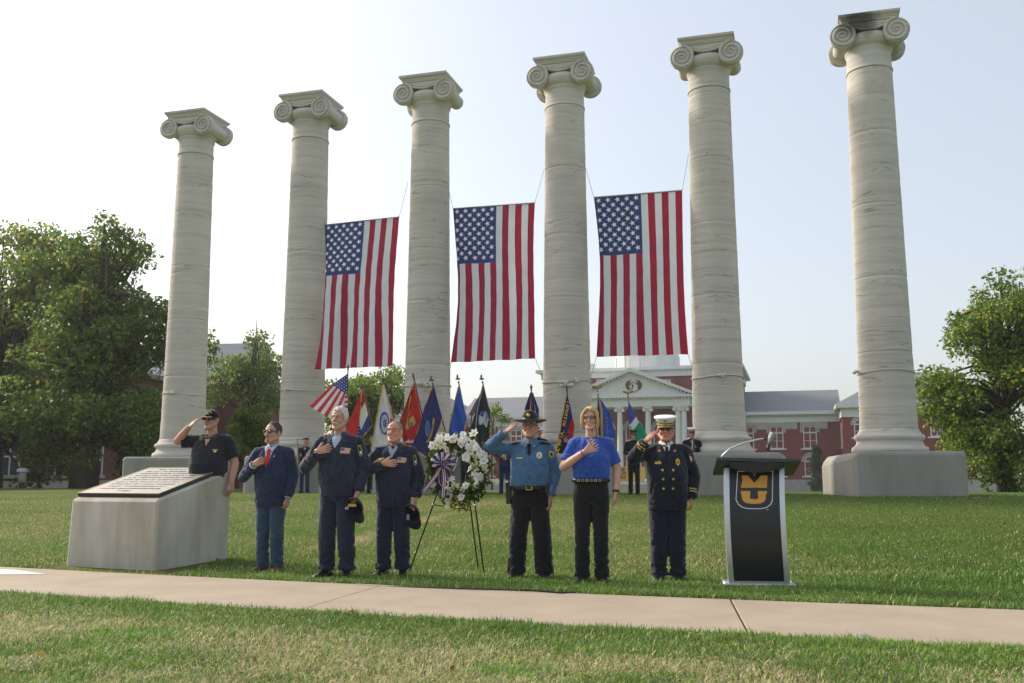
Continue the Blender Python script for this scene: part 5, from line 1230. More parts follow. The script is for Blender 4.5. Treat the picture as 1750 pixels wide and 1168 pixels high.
sk = skin('sunburnt', (.50, .225, .155)); p.head(sk, yaw=-.12, pitch=.02, jowl=.007, wide=1.06, neck_r=.068, brow=h_grey); p.hair(h_grey, front=.2, side=-.03, back=-.075, r=1.03); sunglasses(p, mat('tinted_lens', (.05, .028, .025), .12, .1, 5, spec=.8))
def peaked_cap(p, crown, visor_gold=True, s=1.0, badge=GOLD):
    T = Matrix.Translation((0, .01, .052)) @ Matrix.Rotation(R(8), 4, 'X') @ Matrix.Diagonal((s, s, s, 1))
    ov = Matrix.Diagonal((1, 1.14, 1, 1))
    cb_ = p.hp(MB().lathe([(.086, .0), (.088, .006), (.088, .032), (.086, .036)], 36, cap=False).xform(T @ ov), 'cap_band', BLACKC)
    p.hp(MB().lathe([(.086, .034), (.094, .05), (.118, .082), (.120, .090), (.112, .096), (.06, .100), (.01, .100)], 36).xform(T @ Matrix.Rotation(R(4), 4, 'X') @ ov), 'cap_crown', crown, cb_)
    v = MB(); v.loft([[(.088*math.cos(a)*(1 + .08*q), 1.14*.088*math.sin(a) - q*.052*max(0, -math.sin(a))**.8, .002 - .022*q) for a in np.linspace(R(202), R(338), 15)] for q in (0, .5, 1)], cap=False, closed=False)
    p.hp(v.xform(T), 'cap_visor', BLACKC, cb_)
    p.hp(MB().tube([(.0895*math.cos(a), 1.14*.0905*math.sin(a), .010 + .006*abs(math.cos(a))) for a in np.linspace(R(190), R(350), 18)], .0055, 6).xform(T), 'chin_strap', GOLDC, cb_)
    if visor_gold: p.hp(MB().tube([(.086*math.cos(a), 1.14*.088*math.sin(a) - .036*max(0, -math.sin(a))**.8, -.010) for a in np.linspace(R(212), R(328), 12)], .0045, 5).xform(T), 'visor_braid', GOLDC, cb_)
    p.hp(MB().ell((0, -.122, .062), (.020, .008, .020), 12, 8).xform(T), 'cap_badge', badge, cb_)
peaked_cap(p, WHITE, badge=mat('maltese_red', (.45, .07, .04), .5, .5, 40))
p.collar('shirt_collar_band', WHITE, 1.492, 1.545, .080, .073, .12, .020)
p.decal('dress_shirt', WHITE, [(-.045, 1.50), (-.03, 1.44), (0, 1.40), (.03, 1.44), (.045, 1.50)], .005, .008); p.decal('tie', blackt, [(-.016, 1.48), (-.018, 1.42), (0, 1.39), (.018, 1.42), (.016, 1.48)], .011, .008)
for sx in (-1, 1):
    lp_ = p.decal('lapel', chiefc, [(sx*.065, 1.505), (sx*.035, 1.42), (sx*.01, 1.30), (sx*.10, 1.365), (sx*.125, 1.42), (sx*.105, 1.485)], .012, .010); p.decal('collar_device', mat('device_copper', (.50, .22, .10), .4, .2, 30, metal=.6), disc(sx*.088, 1.43, .014, .013), .020, .008, parent=lp_, cuts=0)
    for k, z in enumerate((1.215, 1.115, 1.01)): p.button('button', GOLD, sx*(.060 - .004*k) - .004, z, .0135)
p.decal('coat_edge', chiefc, [(.055, 1.30), (.062, 1.29), (.088, 1.0), (.09, .76), (.08, .76), (.076, 1.0)], .006, .006)
p.decal('name_bar', GOLD, rect(-.108, 1.295, .070, .024), .007, .007, cuts=1); p.decal('ribbon_bar', mat('ribbon_green', (.04, .22, .10), .7, .2, 30), rect(-.098, 1.316, .034, .012), .007, .007, cuts=1)
bd = p.decal('badge', GOLD, [(.112 + x*.026, 1.30 + z*.042) for x, z in ((-.9, .5), (-.4, 1), (.4, 1), (.9, .5), (.85, -.3), (0, -1), (-.85, -.3))], .008, .010); p.decal('badge_seal', PRED, disc(.112, 1.303, .013, .017), .014, .008, parent=bd)
p.decal('shoulder_patch', PRED, [(.245, 1.40), (.262, 1.40), (.288, 1.34), (.284, 1.30), (.268, 1.30)], .006, .010, cuts=2); p.decal('shoulder_patch_crest', WHITE, rect(.272, 1.345, .014, .05, .3), .010, .008, cuts=1)
for t_ in (.62, .73): p.cuff('sleeve_braid', GOLDC, aL[1], aL[2], t_, .062, .008); p.cuff('sleeve_braid', GOLDC, aR[1], aR[2], t_ + .02, .062, .008)
for k in range(3):
    p.decal('cuff_star', GOLDC, disc(.262 + k*.020, .985 - k*.004, .007, .007, 8), .008, .010, cuts=0); E_, W_ = Vector(aR[1]), Vector(aR[2]); q = E_.lerp(W_, .84); p.decal('cuff_star', GOLDC, disc(q.x + .012 - k*.018, q.z - .018 + k*.011, .007, .007, 8), .008, .010, cuts=0)

# ---------------------------------------------------------------- colour guard standing between the columns
gdk = cloth('guard_black', (.010, .011, .016)); gbl = cloth('guard_blue', (.016, .030, .085)); gskin = skin('guard', (.46, .26, .18)); glove = mat('white_glove', (.70, .70, .70), .8, .05, 10)
woodm = mat('rifle_wood', (.13, .06, .025), .45, .3, 10, stretch=(1, 1, .2)); steel = mat('rifle_steel', (.10, .10, .11), .35, .2, 10, metal=.7)
def guard(label, px, hy, d, coat, trs, hat, arm='pole', gl=False, yaw=0.0, hem=.80):
    p = Person(label, px, hy, d, hat=.05 if hat != 'beret' else .02, build=.98, lod=.5, group='colour guard standing between the columns', feet=.10)
    p.legs(trs, .095, .074, .066, shoe=MATS['shoe'])
    aR = ((-0.184, 0, 1.422), (-.25, -.06, 1.17), (-.10, -.24, 1.12)) if arm == 'pole' else ((-0.184, 0, 1.422), (-.245, -.02, 1.16), (-.12, -.22, 1.22))
    aL = ((0.184, 0, 1.422), (.245, -.02, 1.17), (.06, -.24, 1.05)) if arm == 'pole' else ((0.184, 0, 1.422), (.26, -.02, 1.16), (.05, -.22, 1.30 if arm == 'present' else .95))
    p.top('uniform_coat', coat, rings(hem, (.185, .13), (.17, .12), .0, (.19, .125)), {-1: aR, 1: aL}, sl=(.078, .062, .050))
    for a_, sx in ((aR, -1), (aL, 1)): hand(p.hands, p.P(*a_[2]), (.4*-sx, -.5, .1), (0, -.2, 1), curl=1.0, s=p.k)
    p.head(gskin, yaw=yaw, pitch=0, eyes=False); p.hair(h_dark, front=.2, side=-.02, back=-.07, r=1.03)
    if gl:
        for a_, sx in ((aR, -1), (aL, 1)): b_ = MB(); hand(b_, p.P(*a_[2]), (.4*-sx, -.5, .1), (0, -.2, 1), curl=1.0, s=p.k*1.1); b_.build('glove', glove, p.root, smooth=True)
    if hat == 'beret': p.hp(MB().ell((.008, .012, .105), (.098, .112, .035), 20, 10, Euler((0, -.15, 0))), 'beret', gdk)
    elif hat == 'white': peaked_cap(p, WHITE, False)
    elif hat == 'black': peaked_cap(p, gdk, False)
    elif hat == 'helmet':
        p.hp(MB().lathe([(.16, .045), (.12, .06), (.105, .07), (.10, .11), (.07, .15), (.01, .165)], 24).xform(Matrix.Diagonal((1, 1.2, 1, 1))), 'helmet', WHITE); p.hp(MB().box(-.03, .03, -.135, -.12, .07, .13), 'helmet_shield', PRED)
    return p
def rifle(px0, py0, px1, py1, d, label):
    a, b = at(px0, py0, d), at(px1, py1, d); L_ = (b - a).length; mid = a
    t = thing('rifle', label, 'rifle', a); v = (b - a); u = v.normalized(); q = u.to_track_quat('Z', 'Y').to_matrix().to_4x4()
    MB().tube([(0, 0, L_*.02), (0, 0, L_*.98)], .012, 8).xform(q).build('barrel', steel, t)
    MB().loft([[(-w, -dp - o_, z*L_), (w, -dp - o_, z*L_), (w, dp - o_, z*L_), (-w, dp - o_, z*L_)] for z, w, dp, o_ in ((0, .02, .05, -.01), (.12, .02, .055, 0), (.28, .018, .026, .0), (.40, .022, .034, 0), (.75, .016, .018, 0))]).xform(q).build('stock', woodm, t, bevel=.006)
    MB().tube([(-.022, -.02, L_*.2), (-.024, -.05, L_*.45), (-.022, -.02, L_*.75)], .012, 6).xform(q).build('sling', WHITE, t)
g = guard('soldier in beret and dark blue dress uniform holding a rifle upright', 518, 748, 28.9, gdk, gbl, 'beret', 'rifle', yaw=.1); rifle(512.5, 806, 508, 749, 28.6, 'rifle with white sling held upright by the soldier in the beret')
g.decal('shirt_front', WHITE, [(-.04, 1.49), (0, 1.36), (.04, 1.49)], .006, .008); g.decal('tie', blackt, rect(0, 1.43, .02, .12), .012, .008)
guard('guard in dark uniform between the two men in navy jackets, under the white banner', 634, 742, 28.2, gdk, gdk, 'beret', 'pole')
guard('guard in dark uniform behind the striped ribbon bow', 752, 738, 27.8, gbl, gbl, 'white', 'pole', gl=True)
guard('guard in black uniform seen through the wreath', 796, 738, 27.5, gdk, gdk, 'black', 'rifle'); rifle(770, 814, 785, 770, 27.2, 'rifle held slanting by the guard seen through the wreath')
g = guard('guard in dark blue uniform with white shoulder straps beside the officer', 862, 740, 27.4, gbl, gbl, 'black', 'pole')
for sx in (-1, 1): g.decal('shoulder_strap', WHITE, [(sx*.13, 1.46), (sx*.10, 1.46), (sx*.0, 1.14), (sx*.03, 1.12)], .008, .010)
g.decal('flag_socket', GOLD, rect(.015, 1.13, .06, .08), .012, .012)
guard('guard in a white fire helmet hidden behind the saluting officer', 921, 728, 27.2, gdk, gdk, 'helmet', 'pole')
guard('guard in dark uniform under the lettered city banner', 968, 738, 27.0, gdk, gdk, 'black', 'pole', gl=True)
guard('guard in dark uniform and white gloves under the green and white banner', 1085, 733, 26.6, gdk, gdk, 'black', 'pole', gl=True, hem=.96)
g = guard('sailor in white peaked cap holding a rifle before his face', 1186, 730, 26.2, gdk, gdk, 'white', 'present', yaw=-.05); rifle(1187, 806, 1184.5, 733, 25.9, 'rifle held upright before the face of the sailor')
for sx in (-1, 1): g.decal('shirt_front', WHITE, [(sx*.045, 1.49), (sx*.005, 1.42), (sx*.04, 1.44)], .008, .010)
# ---------------------------------------------------------------- carried flags
def fcl(nm, c): return mat('banner_' + nm, c, .65, .10, 2.5, trans=.25, bump=.1, bscale=8)
poleM = mat('pole_oak', (.22, .11, .045), .5, .25, 8, stretch=(1, 1, .1)); poleD = mat('pole_dark', (.035, .03, .025), .45, .2, 8); fringeM = mat('fringe_gold', (.60, .36, .05), .7, .2, 60); finS = mat('finial_steel', (.10, .11, .14), .4, .1, 10, metal=.6)
def px_poly(poly, d, off, cuts, fold):
    """a piece of hanging cloth: outline in photo pixels at distance d, folded in depth"""
    b = bmesh.new(); f = b.faces.new([b.verts.new((x, 0, y)) for x, y in poly]); bmesh.ops.triangulate(b, faces=[f])
    if cuts: bmesh.ops.subdivide_edges(b, edges=b.edges[:], cuts=cuts, use_grid_fill=True); bmesh.ops.triangulate(b, faces=b.faces[:])
    return b
def carried(label, d, base_px, pieces, pole, finial='spear', fringe=(), fold=(.055, .42, .12, 0), pm=None, tip=None, grp='flags carried by the colour guard'):
    o = gp(base_px, d); t = thing('carried_flag', label, 'flag', o, 0, grp)
    amp, fq, sl, ph = fold; x0, y0 = pole[0]
    def D(px, py): return d + amp*math.sin((px - x0)*fq - (py - y0)*sl + ph) * min(1, (abs(py - y0) + 2)/30)
    def W(px, py, off=0.0): return at(px, py, D(px, py) - off) - o
    for nm, m, poly, off, cuts in pieces:
        b = px_poly(poly, d, off, cuts, fold)
        for v in b.verts: v.co = W(v.co.x, v.co.z, off)
        me = bpy.data.meshes.new(nm); b.to_mesh(me); b.free(); link(nm, me, m, t, smooth=True)
    for line in fringe: 
        pts = []
        for (xa, ya), (xb, yb) in zip(line[:-1], line[1:]):
            for q in np.linspace(0, 1, 8, endpoint=False): pts.append(W(xa + (xb-xa)*q, ya + (yb-ya)*q, .012))
        pts.append(W(*line[-1], .012)); MB().tube(pts, .016, 5).build('fringe', fringeM, t)
    pp = [at(x, y, d + .10 if k else d + .02) - o for k, (x, y) in enumerate(pole)]
    MB().tube(pp, .019, 8).build('pole', pm or poleM, t, smooth=True)
    a = pp[0]; u = (pp[0] - pp[1]).normalized(); q = Matrix.Translation(a) @ u.to_track_quat('Z', 'Y').to_matrix().to_4x4()
    if finial == 'spear': MB().lathe([(.022, 0), (.03, .03), (.015, .05), (.045, .09), (.004, .19)], 10).xform(q).build('spear_finial', finS, t)
    elif finial == 'cross': b = MB(); b.lathe([(.022, 0), (.028, .04), (.012, .06)], 8).xform(q); b.ell(a + u*.12, (.075, .02, .03), 10, 6); b.ell(a + u*.15 + Vector((-.01, 0, .04)), (.03, .02, .06), 8, 6); b.build('finial', finS, t)
    elif finial == 'eagle':
        b = MB(); b.ell(a + u*.06, (.03, .03, .03), 8, 6); b.ell(a + u*.15, (.035, .03, .055), 8, 6); b.ell(a + u*.21, (.02, .025, .02), 8, 6)
        for s in (-1, 1): b.ell(a + u*.17 + Vector((s*.085, 0, .02)), (.075, .012, .032), 10, 6, Euler((0, -s*.35, 0)))
        b.build('eagle_finial', mat('finial_brass', (.34, .22, .06), .35, .2, 10, metal=.8), t, smooth=True)
    return t, W
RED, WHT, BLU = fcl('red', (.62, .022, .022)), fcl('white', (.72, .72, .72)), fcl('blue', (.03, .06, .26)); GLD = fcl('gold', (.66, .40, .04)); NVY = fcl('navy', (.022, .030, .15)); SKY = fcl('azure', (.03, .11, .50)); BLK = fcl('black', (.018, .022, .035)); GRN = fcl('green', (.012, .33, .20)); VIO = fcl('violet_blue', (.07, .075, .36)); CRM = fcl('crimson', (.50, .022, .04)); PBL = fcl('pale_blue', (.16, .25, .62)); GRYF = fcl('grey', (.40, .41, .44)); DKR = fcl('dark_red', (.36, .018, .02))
PINK = fcl('old_glory_red', (.55, .03, .07))
# striped national flag
A, Bq, Cq, Dq = (568, 657), (529, 695), (578, 724), (594, 676)
pc = []
for k in range(8):
    l0, l1 = k/8, (k+1)/8; L2 = lambda a, b, t: (a[0] + (b[0]-a[0])*t, a[1] + (b[1]-a[1])*t)
    pc.append(('stripe', PINK if k % 2 == 0 else WHT, [L2(A, Dq, l0), L2(Bq, Cq, l0), L2(Bq, Cq, l1), L2(A, Dq, l1)], 0, 3))
pc.append(('canton', BLU, [(594.8, 638.5), (568, 657), (594, 676)], 0, 3))
for r_ in range(6):
    for q_ in range(1 + r_):
        u, v = (r_ + .9)/6.6, (q_ + .5)/(r_ + 1); cx = 594.4 + (568 + 26*v - 594.4)*u*.98 - .2; cy = 640.5 + (657 + 19*v - 640.5)*u*.98; 
        pc.append(('star', f_star, [(cx + (1.15 if k % 2 == 0 else .5)*math.sin(k*math.pi/5), cy - (1.15 if k % 2 == 0 else .5)*math.cos(k*math.pi/5)) for k in range(10)], .03, 0))
t, W = carried('small carried national flag with stars and diagonal stripes', 28.3, 600, pc, [(594.6, 633), (592, 770)], 'spear', fold=(.04, .25, .1, 0))
for k in range(7): 
    b = MB(); ya = 677 + k*4.2; b.add([W(589, ya, .05), W(594.5, ya - .5, .04), W(594.5, ya + 3.7, .04), W(589.5, ya + 4.2, .05)], [(0, 1, 2, 3)]); b.build('stripe', PINK if k % 2 == 0 else WHT, t, fix=False)
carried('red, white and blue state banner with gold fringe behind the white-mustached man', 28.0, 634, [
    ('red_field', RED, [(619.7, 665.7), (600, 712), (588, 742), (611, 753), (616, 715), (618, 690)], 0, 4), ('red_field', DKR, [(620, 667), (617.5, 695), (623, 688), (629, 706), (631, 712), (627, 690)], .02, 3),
    ('white_field', WHT, [(624, 687), (617, 700), (614, 726), (617, 736), (629, 709)], .03, 3), ('blue_field', BLU, [(629.5, 708), (617, 734), (612, 757), (634.6, 730)], .02, 4), ('border', NVY, [(613, 722), (610, 745), (612, 757), (617, 736)], .04, 3)] +
    [('star', f_star, [(613.4 - k*.4 + .8*math.cos(a), 728 + k*6 + .8*math.sin(a)) for a in np.linspace(0, 6.28, 7)[:-1]], .07, 0) for k in range(4)],
    [(620, 664), (650, 775)], 'spear', fringe=[[(612.5, 757), (624, 742), (634.8, 729.5)], [(618, 670), (614.5, 726)]])
emb = [('emblem', SKY, disc(657, 724, 8.5, 20, 20), .03, 2), ('emblem_centre', WHT, disc(657.5, 724, 6.2, 15.5, 18), .05, 2)]
for k in range(9): a = k*2*math.pi/9; emb.append(('emblem_ray', SKY, [(657.5 + 1.2*math.cos(a - .6), 724 + 3*math.sin(a - .6)), (657.5 + 5.6*math.cos(a), 724 + 14*math.sin(a)), (657.5 + 1.2*math.cos(a + .6), 724 + 3*math.sin(a + .6))], .07, 0))
carried('white banner with a blue round emblem behind the balding man', 28.0, 660, [('field', WHT, [(655.8, 656), (648, 695), (640, 740), (634, 770), (655, 782), (678, 776), (675, 730), (668, 695)], 0, 4)] + emb + [('border', fcl('pink', (.60, .42, .38)), [(657, 660), (668, 695), (675, 730), (678, 776), (674, 776), (671, 730), (664, 695)], .02, 3), ('lettering_scroll', RED, rect(668.5, 719, 3, 7), .06, 0)],
    [(655.5, 654), (690, 780)], 'spear', fringe=[[(655, 658), (647, 696), (634, 768)]])
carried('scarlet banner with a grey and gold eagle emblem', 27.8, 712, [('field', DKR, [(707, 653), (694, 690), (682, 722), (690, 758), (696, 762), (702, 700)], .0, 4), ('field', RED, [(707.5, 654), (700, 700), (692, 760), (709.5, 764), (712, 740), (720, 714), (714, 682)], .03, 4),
    ('emblem_globe', GRYF, disc(704, 722, 6.2, 8.5, 16), .06, 2), ('emblem_globe_band', GLD, [(699, 716), (706, 711), (709, 718), (701, 724)], .08, 1), ('emblem_globe_band', GLD, [(702, 726), (708, 724), (706, 730)], .08, 1), ('emblem_eagle', GLD, [(697, 712), (701, 699), (699, 713)], .08, 1), ('emblem_anchor', GLD, [(693, 728), (696, 722), (697, 728), (700, 733), (694, 734)], .08, 1)] +
    [('scroll', WHT, [(692 + k*3.6, 757 - (k % 2)*1.2), (694 + k*3.6, 753 - (k % 2)*2.2), (697 + k*3.6, 755 - k*.2), (694.5 + k*3.6, 758)], .08, 0) for k in range(5)],
    [(707.5, 648), (727, 735), (740, 790)], 'spear', fringe=[[(706, 658), (698, 700), (694, 756)], [(720, 715), (712, 742)], [(688, 757), (696, 757)]], pm=poleD)
sc = [(740, 714), (743, 716), (741, 732), (738, 745), (731, 757), (727, 757), (733, 748), (737, 735)]
carried('navy banner with a gold scroll, hanging over the ribbon bow', 27.5, 752, [('field', NVY, [(739.5, 659), (727, 690), (715, 735), (702, 766), (718, 774), (730, 783), (738, 762), (756, 716), (748, 690)], 0, 4), ('emblem_ring', PBL, disc(731, 733, 4.5, 14, 18), .05, 2), ('emblem_centre', fcl('teal', (.10, .20, .42)), disc(731, 733, 3.2, 11, 16), .07, 2), ('gold_scroll', GLD, sc, .06, 2)] +
    [('scroll_lettering', NVY, rect(739.4 - k*1.5, 728 + k*4.2, 1.7, 2.2, .5), .09, 0) for k in range(6)], [(739.5, 657), (763, 745), (772, 790)], 'cross', fringe=[[(738.5, 662), (727, 692)], [(756, 716), (745, 748), (730, 783), (716, 773)]], pm=poleD)
carried('plain bright blue banner above the wreath', 27.4, 800, [('field', SKY, [(784, 658), (777, 690), (771, 722), (764, 748), (780, 760), (790, 752), (798, 718), (792, 690)], 0, 4)], [(784, 655), (800, 735), (808, 790)], 'cross', fringe=[[(783, 662), (776, 692), (764, 748)], [(798, 718), (790, 750)]], fold=(.09, .36, .08, .4))
star = [(827 + (r_ if k % 2 == 0 else r_*.36)*sx_*math.sin(k*math.pi/5 + .25), 718 - (r_ if k % 2 == 0 else r_*.36)*1.35*math.cos(k*math.pi/5 + .25)) for k in range(10) for r_, sx_ in ((11, .95),)]
carried('black banner with a white star on blue, above the wreath', 27.3, 846, [('field', BLK, [(825, 657), (816, 690), (803, 738), (808, 762), (826, 764), (836, 748), (838, 704), (832, 680)], 0, 4), ('emblem_ground', PBL, [(817, 715), (822, 704), (831, 703), (835, 712), (832, 724), (824, 728), (817, 724)], .04, 2), ('emblem_star', WHT, star, .07, 1), ('white_edge', GRYF, [(823.5, 664), (815, 700), (811, 740), (812, 755), (814, 755), (813, 740), (817, 700), (825, 664)], .06, 2)],
    [(825, 655), (844, 738), (850, 790)], 'cross', fold=(.07, .4, .1, 1), )
carried('rolled dark flag partly behind the black banner', 27.9, 812, [('cloth', fcl('taupe', (.20, .15, .15)), [(820, 675), (822, 677), (821, 690), (808, 712), (801, 709), (812, 688)], 0, 3)], [(821, 674), (806, 712), (800, 780)], 'none')
st = []
rngf = random.Random(5)
for k in range(9):
    x0_, x1_ = 906 + k*.5, 897 + k*2.6; m_ = (BLK, NVY, BLK, WHT, CRM, NVY, BLK, GRYF, NVY)[k]
    st.append(('streamer', m_, [(x0_, 671), (x0_ + .9, 671), (x1_ + 3.2, 700), (x1_ + 3.4, 716), (x1_, 716), (x1_ - .2, 698)], .02*(k % 3), 2))
carried('pole hung with a bundle of dark battle streamers behind the campaign hat', 27.3, 912, st, [(908, 668), (912, 790)], 'spear')
t, W = carried('city banner with gold lettering on navy and a red field beside the woman', 27.0, 975, [('navy_band', NVY, [(969, 674), (966, 690), (958, 735), (948, 780), (957, 781), (968, 745), (978, 712), (974, 690)], .03, 4), ('red_field', RED, [(977.5, 712), (968, 745), (956, 783), (958, 790), (968, 793), (976, 800), (978, 760), (982, 728)], 0, 4)],
    [(969, 668), (975, 760), (980, 800)], 'spear', fringe=[[(968, 676), (957, 735), (948, 780)], [(956, 787), (966, 793), (976, 802)]], pm=poleD)
txt = 'COLUMBIA, MISSOURI'
ltm = mat('banner_lettering', (.66, .42, .04), .7, .08, 20)
for i_, ch_ in enumerate(txt):
    if ch_ == ' ': continue
    q = (i_ - .2)/17.2; px_ = 950.5 + 21.5*q + 1.6*math.sin(q*math.pi); py_ = 778 - 92*q
    o_ = W(px_, py_, .12); pr = W(px_ + 21.5/17*.5, py_ - 92/17*.5, .12) - o_; ang = math.atan2(pr.z, pr.x)
    text_obj(ch_, .105*(1 - .25*q)*1.28, ltm, t, Matrix.Translation(o_) @ Matrix.Rotation(-ang, 4, 'Y') @ Matrix.Rotation(R(90), 4, 'X'), ext=.003, bold=.006)
carried('deep blue and yellow banner with an eagle finial behind the woman', 26.8, 1040, [('field', SKY, [(1022, 677), (1022, 700), (1024, 745), (1040, 752), (1052, 748), (1045, 715), (1032, 690)], 0, 4), ('navy_edge', NVY, [(1021.5, 677), (1021, 705), (1023, 745), (1026, 745), (1024, 700)], .03, 3), ('yellow_stripe', fcl('yellow', (.66, .52, .04)), [(1023, 679), (1025.5, 705), (1027, 748), (1031, 748), (1030, 705), (1026, 686)], .04, 3)] + [('lettering', GLD, rect(1037 + k*.4, 715 + k*6, 1.6, 3.2, .3), .05, 0) for k in range(5)], [(1021.5, 673), (1030, 790)], 'eagle', fringe=[[(1021.3, 680), (1021.5, 745)]])
carried('blue, white and green banner with an eagle finial beside the chief', 26.6, 1082, [('blue_field', VIO, [(1074, 686), (1073.5, 705), (1075, 728), (1080, 722), (1087, 712), (1080, 697)], 0, 3), ('white_field', WHT, [(1087, 712), (1080, 722), (1075, 728), (1077, 745), (1084, 756), (1090, 760), (1091, 740), (1092, 722)], .01, 3), ('green_field', GRN, [(1092, 722), (1083, 735), (1080, 741), (1086, 750), (1090, 759), (1098, 752), (1106, 744), (1099, 731)], .03, 3)] +
    [('green_mark', GRN, disc(1077.5 + .8*math.sin(k*2), 731 + k*5.2, 1.5, 1.9, 8), .05, 0) for k in range(4)], [(1074, 682), (1079, 735), (1084, 790)], 'eagle')

# ---------------------------------------------------------------- wreath on an easel
eM = mat('easel_metal', (.018, .02, .022), .4, .2, 10, metal=.3)
dW = 10.9; eb = on_z(770, 980, 0.0)
ez_ = thing('wreath_easel', 'thin black three-legged wire easel carrying the wreath', 'easel', eb)
def EP(px, py, d=dW): return at(px, py, d) - eb
fl, fr, fb = on_z(699, 978) - eb, on_z(828, 984) - eb, on_z(811, 977) - eb
fb.y += .35; fb.x += .03
apL, apR, apB = EP(782, 745), EP(796, 745), EP(789, 748, 10.98)
for a, b_ in ((fl, apL), (fr, apR), (fb, apB)): MB().tube([a - Vector((0, 0, .01)), b_], .0085, 8).build('leg', eM, ez_, smooth=True)
def onleg(a, b_, t_): return a.lerp(b_, t_)
cl_, cr_, cbk = onleg(fl, apL, .50), onleg(fr, apR, .50), onleg(fb, apB, .46)
MB().tube([cl_ + Vector((0, -.01, 0)), cbk], .007, 6).build('crossbar', eM, ez_); MB().tube([cr_ + Vector((0, -.01, 0)), (cl_ + cbk*1.4)/2.4], .006, 6).build('wooden_stay', mat('stay_wood', (.42, .25, .10), .6, .2, 10), ez_)
for q in (cl_, cr_, (cl_ + cbk*1.4)/2.4): MB().ell(q + Vector((0, -.012, 0)), (.013, .013, .013), 8, 6).build('clip', SILV, ez_, smooth=True)
wc = at(783, 799, dW - .06); wr = thing('wreath', 'round green wreath of white lilies and orchids with a striped ribbon bow', 'wreath', wc)
Rw = .28; rw_ = np.random.default_rng(8)
tilt = Matrix.Rotation(R(-9), 4, 'X')
MB().tube([(Rw*math.cos(a), 0, Rw*1.14*math.sin(a)) for a in np.linspace(0, 2*math.pi, 41)], .028, 8).xform(tilt).build('wire_ring', mat('moss', (.03, .05, .015), .95, .3, 30), wr, smooth=True)
# greenery: leaves round the ring, thicker low on the right
Ps, cc = [], []
for k in range(1100):
    a = rw_.uniform(0, 2*math.pi); wgt = .35 + .65*max(0, math.cos(a - R(-38)))
    if rw_.random() > wgt: continue
    rr = Rw + rw_.normal()*.045; Ps.append((rr*math.cos(a), rw_.normal()*.03 - .01, rr*1.14*math.sin(a)))
V, F, Kc = leaf_cloud(np.array(Ps), np.full(len(Ps), .022), 3, .055, (.07, .13, .02), (.24, .22, .03), rw_, .30); o = npmesh('greenery', V, F, leafm, wr, cols=Kc); o.matrix_local = tilt; o['kind'] = 'stuff'
def flower_mesh(kind, seed):
    rng = random.Random(seed); b = MB(); n = 6 if kind == 'lily' else 5
    for k in range(n):
        a = 2*math.pi*k/n + rng.uniform(-.12, .12); L_ = .062*rng.uniform(.85, 1.1); w = .019 if kind == 'lily' else .030; rec = .5 if kind == 'lily' else .12
        rows = []
        for q, ww in ((0, .15), (.3, .8), (.6, 1.0), (.85, .6), (1, .06)):
            r_ = L_*q; up = .030*math.sin(q*1.9)*(1.3 - q*rec*1.6) - (.012*q*q if kind == 'lily' else 0)
            rows.append([(r_*math.cos(a) + s_*w*ww*-math.sin(a), -up + .006*abs(s_), r_*math.sin(a) + s_*w*ww*math.cos(a)) for s_ in (-1, -.5, 0, .5, 1)])
        b.loft(rows, cap=False, closed=False)
    me = b.mesh('flower'); me.polygons.foreach_set('use_smooth', [True]*len(me.polygons)); return me
petal = mat('petal_white', (.80, .80, .77), .6, .05, 20, trans=.25); cream = mat('petal_cream', (.74, .70, .46), .6, .08, 20, trans=.2); stam = mat('stamen', (.50, .42, .06), .7, .2, 30)
fms = []
for s_ in range(6):
    me = flower_mesh('lily' if s_ % 2 else 'orchid', s_); me.materials.append(petal if s_ < 5 else cream); fms.append(me)
sme = MB().ell((0, -.022, 0), (.008, .018, .008), 8, 6).mesh('stamen'); sme.materials.append(stam)
spots = []
for px, py in ((742, 757), (737, 768), (752, 764), (760, 748), (770, 756), (778, 749), (790, 743), (800, 750), (785, 760), (795, 766), (808, 757), (815, 768), (806, 776), (799, 786), (812, 784), (822, 779), (818, 792), (808, 797), (825, 800), (817, 808), (829, 792), (832, 812), (822, 816), (812, 814), (826, 826), (816, 824), (806, 806), (765, 832), (772, 842), (762, 846), (780, 848), (770, 856), (784, 857), (790, 846), (778, 838), (768, 824), (796, 836), (757, 838), (735, 762), (748, 752), (810, 742), (828, 784), (803, 768), (792, 752), (762, 768), (836, 806), (812, 836)):
    spots.append((784 + (px - 784)*.95 + rw_.normal()*2, 796 + (py - 800)*.95 + rw_.normal()*2))
for k, (px, py) in enumerate(spots):
    q = at(px, py, dW - .13 - .05*rw_.random()) - wc; me = fms[int(rw_.integers(0, 6))]
    f_ = bpy.data.objects.new('flower', me); C.objects.link(f_); f_.parent = wr
    f_.matrix_local = Matrix.Translation(q) @ Euler((rw_.normal()*.45, rw_.uniform(0, 6.28), rw_.normal()*.5)).to_matrix().to_4x4() @ Matrix.Scale(rw_.uniform(.62, 1.0), 4)
    if k % 2 == 0: s_ = bpy.data.objects.new('stamen', sme); C.objects.link(s_); s_.parent = f_
def calla(px, py, rot):
    b = MB(); rr = []
    for q in np.linspace(0, 1, 9):
        rad = .006 + .026*q**1.6; rr.append([(rad*math.cos(a)*(1 + .3*q), rad*math.sin(a), -.11*q + .03*q*q*math.sin(a)) for a in np.linspace(0, 2*math.pi, 13, endpoint=False)])
    o = b.loft(rr, cap=False).build('calla_lily', cream, wr, smooth=True); o.matrix_local = Matrix.Translation(at(px, py, dW - .12) - wc) @ Matrix.Rotation(rot, 4, 'Y')
for a_ in ((768, 848, .15), (734, 813, -.4), (806, 845, 1.2), (800, 856, 1.8), (833, 818, -1.2)): calla(*a_)
